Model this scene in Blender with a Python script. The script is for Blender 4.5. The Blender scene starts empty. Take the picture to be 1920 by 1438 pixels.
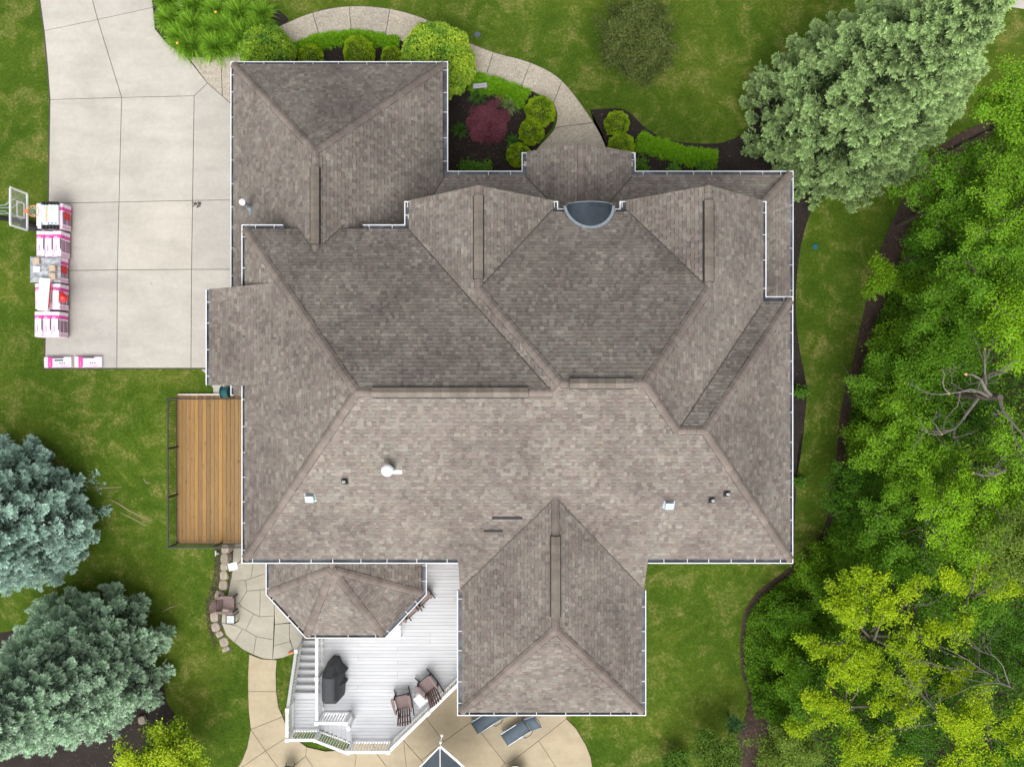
import bpy, bmesh, math, random
import numpy as np
from mathutils import Vector, Matrix
R = math.radians
C = bpy.context.scene.collection
sc = bpy.context.scene
rnd = random.Random(7)
nr = np.random.default_rng(11)

# ------------------------------------------------------------------ camera, sky, sun, exposure
H = 32.4                 # height of the drone above the driveway, metres
F = 1332.0               # focal length in units of the 1920-wide photograph
cam_d = bpy.data.cameras.new('camera'); cam = bpy.data.objects.new('camera', cam_d); C.objects.link(cam)
cam.location = (0, 0, H); cam.rotation_euler = (0, 0, 0)
cam_d.sensor_width = 36; cam_d.lens = 36 * F / 1920; cam_d.clip_end = 2000; cam_d.clip_start = 0.5
sc.camera = cam
SUN_EL, SUN_AZ = R(52), R(187)          # azimuth clockwise from +Y (page up)
world = bpy.data.worlds.new('World'); sc.world = world; world.use_nodes = True
wn = world.node_tree; bg = wn.nodes['Background']
sky = wn.nodes.new('ShaderNodeTexSky'); sky.sky_type = 'NISHITA'; sky.sun_disc = False
sky.sun_elevation = SUN_EL; sky.sun_rotation = SUN_AZ
sky.air_density = 1.0; sky.dust_density = 4.0; sky.ozone_density = 1.0
hs = wn.nodes.new('ShaderNodeHueSaturation'); hs.inputs['Saturation'].default_value = 0.14
wn.links.new(sky.outputs[0], hs.inputs['Color']); wn.links.new(hs.outputs[0], bg.inputs[0])
bg.inputs[1].default_value = 0.15
sd = bpy.data.lights.new('sun', 'SUN'); sun = bpy.data.objects.new('sun', sd); C.objects.link(sun)
sd.energy = 1.0; sd.angle = R(60); sd.color = (1.0, 0.97, 0.93)
sv = Vector((math.sin(SUN_AZ) * math.cos(SUN_EL), math.cos(SUN_AZ) * math.cos(SUN_EL), math.sin(SUN_EL)))
sun.rotation_euler = sv.to_track_quat('Z', 'Y').to_euler(); sun.location = sv * 60
sc.view_settings.view_transform = 'Standard'; sc.view_settings.look = 'None'
sc.view_settings.gamma = 1; sc.view_settings.use_curve_mapping = False
sc.view_settings.exposure = 0.57

# ------------------------------------------------------------------ helpers
def W(px, py, z=0.0):
    k = (H - z) / F
    return ((px - 960) * k, (719 - py) * k)
KN = [round(-14 + 0.5 * i, 2) for i in range(29)]
def _h(y):
    t = min(1, max(0, (-1 - y) / 10.5)); return -2.6 * t * t * (3 - 2 * t)
KH = [_h(y) for y in KN]
def terr(y):
    return float(np.interp(y, KN, KH))
def G(px, py, off=0.0):
    z = 0.0
    for _ in range(12):
        x, y = W(px, py, z + off); z = terr(y)
    return (x, y, z + off)
def tag(o, label=None, cat=None, group=None, kind=None):
    if label: o['label'] = label
    if cat: o['category'] = cat
    if group: o['group'] = group
    if kind: o['kind'] = kind
    return o
def thing(name, label, cat, loc=(0, 0, 0), rz=0.0, group=None, kind=None):
    o = bpy.data.objects.new(name, None); C.objects.link(o)
    o.location = loc; o.rotation_euler = (0, 0, rz); o.empty_display_size = 0.2
    return tag(o, label, cat, group, kind)
def link(name, me, parent=None, loc=None, rot=None):
    o = bpy.data.objects.new(name, me); C.objects.link(o)
    if parent: o.parent = parent
    if loc is not None: o.location = loc
    if rot is not None: o.rotation_euler = rot
    return o
def copy_tree(o, parent=None):
    c = o.copy(); C.objects.link(c); c.parent = parent
    for ch in list(o.children): copy_tree(ch, c)
    return c
class MB:
    def __init__(s): s.v = []; s.f = []; s.m = []; s.c = []
    def add(s, vs, fs, mi=0, col=None):
        b = len(s.v); s.v += [tuple(p) for p in vs]
        for f in fs: s.f.append(tuple(b + i for i in f)); s.m.append(mi); s.c.append(col)
    def box(s, c, d, rz=0.0, mi=0, rot=None, col=None, skip=()):
        x, y, z = d[0] / 2, d[1] / 2, d[2] / 2
        vs = [Vector((sx * x, sy * y, sz * z)) for sz in (-1, 1) for sy in (-1, 1) for sx in (-1, 1)]
        m = rot if rot is not None else Matrix.Rotation(rz, 3, 'Z')
        vs = [m @ v + Vector(c) for v in vs]
        s.add(vs, [(0, 2, 3, 1), (4, 5, 7, 6), (0, 1, 5, 4), (2, 6, 7, 3), (0, 4, 6, 2), (1, 3, 7, 5)], mi, col)
    def bar(s, a, b, w, h, mi=0, up=(0, 0, 1)):
        a, b = Vector(a), Vector(b); d = b - a; L = d.length
        if L < 1e-6: return
        x = d / L; y = Vector(up).cross(x)
        if y.length < 1e-4: y = Vector((1, 0, 0)).cross(x)
        y.normalize(); zz = x.cross(y)
        m = Matrix((x, y, zz)).transposed()
        s.box((a + b) / 2, (L, w, h), mi=mi, rot=m)
    def tube(s, pts, rad, n=6, mi=0, cap=True):
        pts = [Vector(p) for p in pts]
        if not hasattr(rad, '__len__'): rad = [rad] * len(pts)
        rings = []; prev = None
        for i, p in enumerate(pts):
            t = (pts[min(i + 1, len(pts) - 1)] - pts[max(i - 1, 0)])
            if t.length < 1e-9: t = Vector((0, 0, 1))
            t.normalize()
            if prev is None:
                u = t.cross(Vector((0, 0, 1)))
                if u.length < .05: u = t.cross(Vector((1, 0, 0)))
            else: u = prev - t * prev.dot(t)
            u.normalize(); prev = u; w = t.cross(u)
            rings.append([p + (u * math.cos(2 * math.pi * k / n) + w * math.sin(2 * math.pi * k / n)) * rad[i] for k in range(n)])
        vs = [q for r_ in rings for q in r_]; fs = []
        for i in range(len(pts) - 1):
            for k in range(n):
                k2 = (k + 1) % n; fs.append((i * n + k, i * n + k2, (i + 1) * n + k2, (i + 1) * n + k))
        if cap:
            fs.append(tuple(range(n - 1, -1, -1))); fs.append(tuple((len(pts) - 1) * n + k for k in range(n)))
        s.add(vs, fs, mi)
    def lathe(s, prof, c=(0, 0, 0), n=16, mi=0):
        c = Vector(c); vs = []
        for r_, z in prof:
            for k in range(n):
                a = 2 * math.pi * k / n; vs.append(c + Vector((r_ * math.cos(a), r_ * math.sin(a), z)))
        fs = []
        for i in range(len(prof) - 1):
            for k in range(n):
                k2 = (k + 1) % n; fs.append((i * n + k, i * n + k2, (i + 1) * n + k2, (i + 1) * n + k))
        s.add(vs, fs, mi)
        s.add([vs[k] for k in range(n)], [tuple(range(n - 1, -1, -1))], mi)
        s.add([vs[(len(prof) - 1) * n + k] for k in range(n)], [tuple(range(n))], mi)
    def prism(s, poly, z0, z1, mi=0, inset=0.0, bev=0.0):
        n = len(poly); vs = [(p[0], p[1], z0) for p in poly] + [(p[0], p[1], z1 - bev) for p in poly]
        fs = [tuple(range(n - 1, -1, -1))] + [(i, (i + 1) % n, n + (i + 1) % n, n + i) for i in range(n)]
        if bev > 0:
            top = inset_poly(poly, bev)
            vs += [(p[0], p[1], z1) for p in top]
            fs += [(n + i, n + (i + 1) % n, 2 * n + (i + 1) % n, 2 * n + i) for i in range(n)]
            fs.append(tuple(range(2 * n, 3 * n)))
        else: fs.append(tuple(range(n, 2 * n)))
        s.add(vs, fs, mi)
    def build(s, name, mats, parent=None, world=True, smooth=False, me_only=False):
        me = bpy.data.meshes.new(name)
        off = parent.location if (parent and world) else Vector((0, 0, 0))
        if parent and world and parent.parent: off = off + parent.parent.location
        vs = [(p[0] - off[0], p[1] - off[1], p[2] - off[2]) for p in s.v]
        me.from_pydata(vs, [], s.f)
        if not isinstance(mats, (list, tuple)): mats = [mats]
        for m in mats: me.materials.append(m)
        if len(mats) > 1: me.polygons.foreach_set('material_index', s.m)
        if any(c is not None for c in s.c):
            a = me.color_attributes.new('Col', 'FLOAT_COLOR', 'CORNER')
            arr = []
            for p, c in zip(me.polygons, s.c): arr += list((*(c or (.5, .5, .5)), 1.0)) * p.loop_total
            a.data.foreach_set('color', arr)
        if smooth: me.polygons.foreach_set('use_smooth', [True] * len(me.polygons))
        me.update()
        if me_only: return me
        return link(name, me, parent)
def area(p): return sum(p[i][0] * p[(i + 1) % len(p)][1] - p[(i + 1) % len(p)][0] * p[i][1] for i in range(len(p))) / 2
def ccw(p): return list(p) if area(p) > 0 else list(p)[::-1]
def inset_poly(poly, d):
    n = len(poly); out = []; s = 1 if area(poly) > 0 else -1
    for i in range(n):
        p0, p1, p2 = Vector(poly[i - 1][:2]), Vector(poly[i][:2]), Vector(poly[(i + 1) % n][:2])
        a = (p1 - p0); b = (p2 - p1)
        if a.length < 1e-6 or b.length < 1e-6: out.append(tuple(p1)); continue
        a.normalize(); b.normalize()
        na = Vector((-a.y, a.x)) * s; nb = Vector((-b.y, b.x)) * s; m = na + nb
        if m.length < 1e-3: out.append(tuple(p1 + na * d)); continue
        m.normalize(); q = p1 + m * (d / max(.35, m.dot(na))); out.append((q.x, q.y))
    return out
def catmull(pts, n=6, closed=False):
    out = []; N = len(pts)
    rng = range(N) if closed else range(N - 1)
    for i in rng:
        g = lambda k: pts[k % N] if closed else pts[max(0, min(N - 1, k))]
        p0, p1, p2, p3 = g(i - 1), g(i), g(i + 1), g(i + 2)
        for j in range(n):
            t = j / n
            out.append(tuple(.5 * ((2 * p1[k]) + (-p0[k] + p2[k]) * t + (2 * p0[k] - 5 * p1[k] + 4 * p2[k] - p3[k]) * t * t + (-p0[k] + 3 * p1[k] - 3 * p2[k] + p3[k]) * t ** 3) for k in (0, 1)))
    if not closed: out.append(tuple(pts[-1][:2]))
    return out
def sheet(name, poly, off, m, kind='structure', parent=None, cat=None, label=None):
    """a ground sheet that follows the slope of the terrain"""
    bm = bmesh.new(); vs = [bm.verts.new((p[0], p[1], 0)) for p in ccw(poly)]; bm.faces.new(vs)
    bmesh.ops.triangulate(bm, faces=bm.faces[:])
    for k in KN:
        bmesh.ops.bisect_plane(bm, geom=bm.verts[:] + bm.edges[:] + bm.faces[:], plane_co=(0, k, 0), plane_no=(0, 1, 0))
    for v in bm.verts: v.co.z = terr(v.co.y) + off
    me = bpy.data.meshes.new(name); bm.to_mesh(me); bm.free(); me.materials.append(m)
    o = link(name, me, parent)
    if kind: o['kind'] = kind
    if label: o['label'] = label
    return o
def clip(poly, a, b, c):
    """keep the side a*x+b*y+c>=0 of a 2D polygon"""
    out = []; n = len(poly)
    for i in range(n):
        p, q = poly[i], poly[(i + 1) % n]
        dp = a * p[0] + b * p[1] + c; dq = a * q[0] + b * q[1] + c
        if dp >= 0: out.append(p)
        if (dp > 0 and dq < 0) or (dp < 0 and dq > 0):
            t = dp / (dp - dq); out.append((p[0] + (q[0] - p[0]) * t, p[1] + (q[1] - p[1]) * t))
    return out
def inpoly(x, y, poly):
    r_ = False; n = len(poly); j = n - 1
    for i in range(n):
        if (poly[i][1] > y) != (poly[j][1] > y) and x < (poly[j][0] - poly[i][0]) * (y - poly[i][1]) / (poly[j][1] - poly[i][1]) + poly[i][0]: r_ = not r_
        j = i
    return r_

# ------------------------------------------------------------------ materials
def nt(name):
    m = bpy.data.materials.new(name); m.use_nodes = True; t = m.node_tree
    return m, t, t.nodes['Principled BSDF'], t.nodes['Material Output']
def noise(t, co, scale, detail=4, rough=.6, dist=0.0):
    n = t.nodes.new('ShaderNodeTexNoise'); n.inputs['Scale'].default_value = scale
    n.inputs['Detail'].default_value = detail; n.inputs['Roughness'].default_value = rough; n.inputs['Distortion'].default_value = dist
    t.links.new(co, n.inputs['Vector']); return n.outputs['Fac']
def ramp(t, fac, stops):
    r_ = t.nodes.new('ShaderNodeValToRGB'); e = r_.color_ramp.elements
    while len(e) < len(stops): e.new(0.5)
    for q, (p, c) in zip(e, stops): q.position = p; q.color = (*c, 1) if len(c) == 3 else c
    t.links.new(fac, r_.inputs[0]); return r_.outputs[0]
def mix(t, mode, fac, a, b):
    n = t.nodes.new('ShaderNodeMix'); n.data_type = 'RGBA'; n.blend_type = mode
    for s_, v in ((n.inputs[0], fac), (n.inputs[6], a), (n.inputs[7], b)):
        if hasattr(v, 'links'): t.links.new(v, s_)
        elif hasattr(v, '__len__'): s_.default_value = (*v, 1) if len(v) == 3 else v
        else: s_.default_value = v
    return n.outputs[2]
def math_(t, op, a, b=None):
    n = t.nodes.new('ShaderNodeMath'); n.operation = op
    for s_, v in zip(n.inputs, (a, b)):
        if v is None: continue
        if hasattr(v, 'links'): t.links.new(v, s_)
        else: s_.default_value = v
    return n.outputs[0]
def bump(t, bs, h, strength, dist=.02):
    b = t.nodes.new('ShaderNodeBump'); b.inputs['Strength'].default_value = strength; b.inputs['Distance'].default_value = dist
    t.links.new(h, b.inputs['Height']); t.links.new(b.outputs[0], bs.inputs['Normal'])
def coord(t, stretch=None, geo=False, rotz=0):
    if geo: co = t.nodes.new('ShaderNodeNewGeometry').outputs['Position']
    else: co = t.nodes.new('ShaderNodeTexCoord').outputs['Object']
    if stretch or rotz:
        mp = t.nodes.new('ShaderNodeMapping'); mp.inputs['Scale'].default_value = stretch or (1, 1, 1); mp.inputs['Rotation'].default_value = (0, 0, rotz)
        t.links.new(co, mp.inputs[0]); co = mp.outputs[0]
    return co
def gray(v): return (v, v, v)
def pm(name, base, var=.18, scale=3, rough=.8, fine=.12, fscale=70, bmp=.15, metal=0, attr=False, objrand=0, stretch=None, stain=0, spec=None):
    m, t, bs, _ = nt(name); co = coord(t, stretch)
    if attr:
        a = t.nodes.new('ShaderNodeAttribute'); a.attribute_name = 'Col'; col = a.outputs['Color']
    else: col = mix(t, 'MIX', 0, base, base)
    n1 = noise(t, co, scale, 5, .6)
    col = mix(t, 'MULTIPLY', 1, col, ramp(t, n1, [(.3, gray(1 - var)), (.7, gray(1 + var))]))
    n2 = noise(t, co, fscale, 3, .7)
    col = mix(t, 'MULTIPLY', 1, col, ramp(t, n2, [(.3, gray(1 - fine)), (.7, gray(1 + fine))]))
    if stain:
        n3 = noise(t, co, .9, 6, .65, .4)
        col = mix(t, 'MULTIPLY', 1, col, ramp(t, n3, [(.35, gray(1 - stain)), (.6, gray(1))]))
    if objrand:
        oi = t.nodes.new('ShaderNodeObjectInfo')
        col = mix(t, 'MULTIPLY', 1, col, ramp(t, oi.outputs['Random'], [(0, gray(1 - objrand)), (1, gray(1 + objrand))]))
    t.links.new(col, bs.inputs['Base Color']); bs.inputs['Roughness'].default_value = rough; bs.inputs['Metallic'].default_value = metal
    if spec is not None: bs.inputs['Specular IOR Level'].default_value = spec
    if bmp: bump(t, bs, n2, bmp)
    return m
def leafmat(name, trans=.3, rough=.55):
    m = bpy.data.materials.new(name); m.use_nodes = True; t = m.node_tree; t.nodes.clear()
    a = t.nodes.new('ShaderNodeAttribute'); a.attribute_name = 'Col'
    d = t.nodes.new('ShaderNodeBsdfPrincipled'); d.inputs['Roughness'].default_value = rough; d.inputs['Specular IOR Level'].default_value = .12
    tr = t.nodes.new('ShaderNodeBsdfTranslucent'); mx = t.nodes.new('ShaderNodeMixShader'); mx.inputs[0].default_value = trans
    o = t.nodes.new('ShaderNodeOutputMaterial')
    t.links.new(a.outputs['Color'], d.inputs['Base Color']); t.links.new(a.outputs['Color'], tr.inputs['Color'])
    t.links.new(d.outputs[0], mx.inputs[1]); t.links.new(tr.outputs[0], mx.inputs[2]); t.links.new(mx.outputs[0], o.inputs[0])
    return m
def grassmat():
    m, t, bs, _ = nt('lawn_grass'); co = coord(t, geo=True)
    big = noise(t, co, .16, 5, .62, .5)
    med = noise(t, co, .9, 6, .7, .6)
    fine = noise(t, co, 9, 5, .75)
    fib = noise(t, coord(t, (26, 9, 9), True, .5), 1.5, 4, .8, 1.2)
    vf = noise(t, co, 34, 3, .8)
    c1 = ramp(t, big, [(.34, (.046, .096, .008)), (.5, (.078, .136, .012)), (.68, (.155, .188, .026))])
    c2 = ramp(t, med, [(.30, (.036, .082, .007)), (.5, (.088, .145, .014)), (.70, (.250, .248, .068))])
    c = mix(t, 'MIX', .55, c1, c2)
    straw = ramp(t, math_(t, 'MULTIPLY', med, fine), [(.28, (0, 0, 0)), (.46, (1, 1, 1))])
    c = mix(t, 'MIX', mix(t, 'MULTIPLY', 1, straw, gray(.72)), c, (.32, .27, .11))
    c = mix(t, 'MULTIPLY', 1, c, ramp(t, fine, [(.28, gray(.62)), (.72, gray(1.36))]))
    c = mix(t, 'MULTIPLY', 1, c, ramp(t, fib, [(.25, gray(.58)), (.75, gray(1.40))]))
    c = mix(t, 'MULTIPLY', 1, c, ramp(t, vf, [(.25, gray(.58)), (.75, gray(1.42))]))
    c = mix(t, 'MULTIPLY', 1, c, (.95, .97, .88))
    t.links.new(c, bs.inputs['Base Color']); bs.inputs['Roughness'].default_value = .95; bs.inputs['Specular IOR Level'].default_value = .1
    bump(t, bs, vf, .8, .05); return m
def mulchmat(name='bark_mulch', c0=(.010, .007, .006), c1=(.040, .028, .023)):
    m, t, bs, _ = nt(name); co = coord(t, geo=True)
    f = noise(t, co, 14, 6, .85, .8); b = noise(t, co, .8, 4)
    c = ramp(t, f, [(.3, c0), (.62, c1), (.8, tuple(x * 2.2 for x in c1))])
    c = mix(t, 'MULTIPLY', 1, c, ramp(t, b, [(.3, gray(.7)), (.7, gray(1.3))]))
    t.links.new(c, bs.inputs['Base Color']); bs.inputs['Roughness'].default_value = .95; bump(t, bs, f, 1, .06); return m
def concretemat(name, base, agg=0.0, stain=.12):
    m, t, bs, _ = nt(name); co = coord(t, geo=True)
    n1 = noise(t, co, .55, 6, .62, .3); n2 = noise(t, co, 5, 6, .7); n3 = noise(t, co, 17 if agg else 55, 3, .8)
    c = mix(t, 'MULTIPLY', 1, base, ramp(t, n1, [(.3, gray(1 - stain)), (.65, gray(1.05))]))
    c = mix(t, 'MULTIPLY', 1, c, ramp(t, n2, [(.25, (.92, .91, .90)), (.7, gray(1.05))]))
    c = mix(t, 'MULTIPLY', 1, c, ramp(t, n3, [(.3, gray(.88 - agg)), (.7, gray(1.12 + agg))]))
    sp = noise(t, co, 2.3, 8, .72, .8); c = mix(t, 'MULTIPLY', 1, c, ramp(t, sp, [(.27, (.74, .72, .70)), (.35, gray(1))]))
    st = noise(t, coord(t, (.35, 1.6, 1), True, .1), .9, 5, .6, .5); c = mix(t, 'MULTIPLY', 1, c, ramp(t, st, [(.3, (.90, .895, .89)), (.6, gray(1.02))]))
    oi = t.nodes.new('ShaderNodeObjectInfo')
    c = mix(t, 'MULTIPLY', 1, c, ramp(t, oi.outputs['Random'], [(0, (.94, .945, .95)), (1, (1.06, 1.045, 1.01))]))
    t.links.new(c, bs.inputs['Base Color']); bs.inputs['Roughness'].default_value = .85; bump(t, bs, n3, .3 + agg * 2, .012); return m
def shinglemat():
    m, t, bs, _ = nt('asphalt_shingle'); co = coord(t, geo=True)
    a = t.nodes.new('ShaderNodeAttribute'); a.attribute_name = 'Col'
    n1 = noise(t, co, .32, 6, .65, .5); n2 = noise(t, co, 30, 3, .8); n3 = noise(t, co, 3.5, 5, .7)
    c = mix(t, 'MULTIPLY', 1, a.outputs['Color'], ramp(t, n1, [(.34, (.72, .70, .71)), (.58, gray(1.04))]))
    c = mix(t, 'MULTIPLY', 1, c, ramp(t, n3, [(.28, gray(.84)), (.7, gray(1.10))]))
    c = mix(t, 'MULTIPLY', 1, c, ramp(t, n2, [(.3, gray(.84)), (.7, gray(1.16))]))
    t.links.new(c, bs.inputs['Base Color']); bs.inputs['Roughness'].default_value = .93; bs.inputs['Specular IOR Level'].default_value = .2
    bump(t, bs, n2, .35, .01); return m
def woodmat(name, base, streak=(30, 1.2, 30), objrand=.2):
    m, t, bs, _ = nt(name); co = coord(t, streak, True)
    n1 = noise(t, co, 1, 5, .65, 1.2); k = noise(t, coord(t, (5, 2.2, 5), True), 1.6, 3, .5)
    c = mix(t, 'MULTIPLY', 1, base, ramp(t, n1, [(.25, (.66, .62, .56)), (.7, (1.22, 1.2, 1.12))]))
    c = mix(t, 'MULTIPLY', 1, c, ramp(t, k, [(.27, (.45, .36, .3)), (.36, gray(1))]))
    oi = t.nodes.new('ShaderNodeObjectInfo')
    c = mix(t, 'MULTIPLY', 1, c, ramp(t, oi.outputs['Random'], [(0, (1 - objrand, 1 - objrand, 1 - objrand * .7)), (.5, gray(1)), (1, (1 + objrand * 1.4, 1 + objrand * .9, 1))]))
    t.links.new(c, bs.inputs['Base Color']); bs.inputs['Roughness'].default_value = .65; bump(t, bs, n1, .25, .01); return m

M_grass = grassmat(); M_mulch = mulchmat(); M_soil = mulchmat('woodland_litter', (.03, .018, .013), (.10, .062, .045))
M_conc = concretemat('driveway_concrete', (.485, .462, .42)); M_agg = concretemat('aggregate_path', (.455, .405, .335), .30)
M_pat1 = concretemat('patio_concrete_grey', (.42, .395, .325)); M_pat2 = concretemat('patio_concrete_tan', (.46, .385, .265))
M_joint = pm('joint_dirt', (.07, .065, .05), bmp=0)
M_shingle = shinglemat()
M_roofdeck = pm('roof_underlayment', (.06, .055, .05), bmp=0)
M_white = pm('white_aluminium', (.80, .80, .82), .05, 2, .45, .03, bmp=0)
M_gin = pm('gutter_inside', (.17, .19, .22), .6, 1.3, .5, .2, 12, bmp=0, stain=.5)
M_siding = pm('cream_siding', (.55, .50, .42), .06, 2, .7, .05)
M_brick = pm('house_masonry', (.30, .22, .17), .2, 5, .85, .2, 20)
M_black = pm('black_plastic', (.018, .018, .02), .1, 3, .55, .1)
M_steel = pm('galvanised_steel', (.42, .50, .55), .12, 6, .35, .06, metal=.7)
M_darksteel = pm('dark_standing_metal', (.045, .058, .075), .35, 1.6, .42, .08, metal=.35)
M_wood = woodmat('stained_deck_wood', (.30, .180, .066), objrand=.24)
M_wood.diffuse_color = (.4, .2, .1, 1)
M_rail = pm('dark_bronze_railing', (.03, .032, .038), .1, 3, .45, .05)
M_deckw = pm('white_deck_board', (.555, .565, .585), .09, 1.5, .55, .04, 20, bmp=0, objrand=.05, stretch=(.4, 3, 1))
M_wrail = pm('white_vinyl', (.80, .80, .81), .04, 2, .5, .03, bmp=0)
M_grey = pm('plain_grey', (.38, .38, .40), .08, 2, .6)
M_bark = pm('tree_bark', (.10, .082, .062), .3, 6, .9, .3, 30, .6)
M_dead = pm('weathered_branch', (.17, .155, .13), .25, 5, .9, .2, 30, .4)
M_cut = pm('fresh_cut_wood', (.60, .36, .20), .15)
M_leaf = leafmat('leaves'); M_needle = leafmat('needles', .12, .7)
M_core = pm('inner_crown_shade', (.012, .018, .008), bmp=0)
M_stone = pm('boulder_stone', (.44, .375, .30), .22, 4, .9, .22, 26, .8, objrand=.12, stain=.25)
M_brown = pm('brown_chair_plastic', (.20, .135, .125), .12, 5, .6, .08)
M_brown2 = pm('reddish_back_slats', (.105, .045, .032), .12, 5, .5, .08)
M_brown3 = pm('dark_brown_frame', (.04, .028, .026), .12, 5, .6, .08)
M_glass = pm('frosted_table_top', (.54, .58, .58), .12, 6, .25, .08, bmp=0)
M_sling = pm('grey_blue_sling', (.085, .115, .145), .1, 6, .8, .12, 60, .2)
M_cover = pm('grill_cover_fabric', (.028, .032, .037), .18, 3, .62, .1, 40, .15)
M_canopy = pm('canopy_fabric', (.075, .095, .115), .25, 2.5, .75, .1, 40, .2)
M_teal = pm('teal_plastic', (.01, .12, .13), .15)
M_orange = pm('orange_plastic', (.75, .20, .03), .1)
M_bwhite = pm('bundle_wrap', (.80, .68, .76), .08, 8, .4, .05, bmp=.1)
M_magenta = pm('magenta_print', (.66, .06, .34), .1, 8, .4)
M_pink = pm('pale_pink_print', (.72, .46, .62), .12, 9, .4)
M_bdark = pm('dark_print', (.05, .045, .06), .3, 14, .4)
M_rolllabel = pm('roll_label', (.78, .80, .84), .06, 8, .35)
M_blue = pm('blue_print', (.03, .12, .38), .1); M_yellow = pm('yellow_print', (.80, .42, .05), .1)
M_red = pm('red_wrapper', (.62, .015, .012), .1, 5, .35)
M_card = pm('cardboard', (.52, .38, .26), .08, 5)
M_plastic = pm('clear_wrap_over_pallet', (.36, .38, .41), .45, 3.2, .22, .2, 20, .5)
M_pallet = pm('pallet_wood', (.30, .22, .14), .2)
M_rim = pm('orange_rim', (.78, .22, .10), .08); M_net = pm('white_net', (.75, .78, .72), .05)
M_patch = pm('black_repair_membrane', (.022, .022, .024), .2)
M_root = pm('surface_root', (.34, .27, .20), .2)
M_bag = pm('white_bag', (.80, .80, .80), .05)
m, t, bs, _ = nt('clear_backboard'); bs.inputs['Base Color'].default_value = (.62, .66, .68, 1); bs.inputs['Roughness'].default_value = .12
bs.inputs['Alpha'].default_value = .14; M_clear = m
m, t, bs, _ = nt('window_glass'); bs.inputs['Base Color'].default_value = (.03, .04, .05, 1); bs.inputs['Roughness'].default_value = .05; M_win = m

# ------------------------------------------------------------------ ground
xw = []   # inner line of the boulder wall (patio lies lower to its right)
WALL = [W(px, py, z) for px, py, z in ((437, 950, -2.6), (437, 1020, -2.6), (436, 1060, -2.6), (433, 1090, -2.6), (426, 1118, -2.6), (415, 1142, -2.6), (414, 1168, -2.6), (423, 1192, -2.6), (437, 1220, -2.6))]
def wallx(y): return float(np.interp(y, [p[1] for p in WALL][::-1], [p[0] for p in WALL][::-1]))
mb = MB(); ys = sorted(set(KN + [-300, -100, 0.5, 5, 20, 60, 300, -6.79, -6.8, -11.9, -12.3]))
xs_n = 6; rows = []
for y in ys:
    h = terr(y); low = -2.66 if -12.0 < y < -6.795 else h
    w_ = wallx(max(-12.3, min(-6.5, y)))
    rows.append([(-300, y, h), (w_ - .06, y, h), (w_, y, low), (4.4, y, low), (4.45, y, h), (300, y, h)])
vs = [p for r_ in rows for p in r_]
mb.add(vs, [(i * 6 + j, i * 6 + j + 1, (i + 1) * 6 + j + 1, (i + 1) * 6 + j) for i in range(len(ys) - 1) for j in range(5)])
tag(mb.build('ground', M_grass), kind='structure')

def GP(pts): return [G(*p)[:2] for p in pts]
# mulch beds and woodland floor
beds = [
 ('mulch_bed', [(440, -60), (470, -4), (515, 16), (541, 38), (520, 50), (497, 66), (470, 84), (432, 106), (350, 108), (312, 82), (290, 57), (285, 10), (283, -60)]),
 ('mulch_bed', [(500, 105), (546, 91), (580, 74), (620, 66), (700, 68), (752, 76), (800, 92), (845, 118), (885, 136), (920, 149), (977, 163), (1010, 180), (1036, 195), (1041, 215), (1036, 240), (1018, 262), (1003, 285), (1003, 330), (860, 340), (780, 300), (780, 200), (500, 200)]),
 ('mulch_bed', [(1106, 206), (1150, 204), (1178, 210), (1214, 243), (1258, 264), (1330, 270), (1372, 262), (1402, 240), (1418, 200), (1500, 150), (1640, 180), (1660, 290), (1600, 345), (1540, 372), (1512, 420), (1496, 500), (1492, 590), (1500, 660), (1512, 725), (1508, 790), (1495, 850), (1491, 950), (1488, 1046), (1440, 1046), (1440, 360), (1150, 345), (1148, 310), (1130, 252)]),
 ('mulch_bed', [(-60, 1200), (60, 1180), (230, 1210), (300, 1275), (314, 1320), (344, 1358), (346, 1385), (300, 1412), (210, 1440), (200, 1500), (-60, 1500)]),
]
BSM = [12, 15, 22, 9]
for i, (n_, p) in enumerate(beds): sheet(n_, catmull(GP(p[:BSM[i]]), 4) + GP(p[BSM[i]:]), .012, M_mulch)
wood_edge = [(1930, 150), (1850, 225), (1800, 250), (1745, 290), (1716, 330), (1680, 400), (1650, 470), (1632, 530), (1616, 600), (1598, 680), (1582, 740), (1572, 800), (1566, 880), (1556, 950), (1540, 1000), (1510, 1035), (1470, 1072), (1420, 1110), (1395, 1150), (1388, 1200), (1390, 1260), (1402, 1300), (1395, 1350), (1370, 1400), (1330, 1440), (1280, 1480)]
we = catmull(GP(wood_edge), 4)
sheet('woodland_floor', we + [G(1280, 1700)[:2], G(2500, 1700)[:2], G(2500, 100)[:2], G(1960, 100)[:2]], .016, M_soil)
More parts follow.
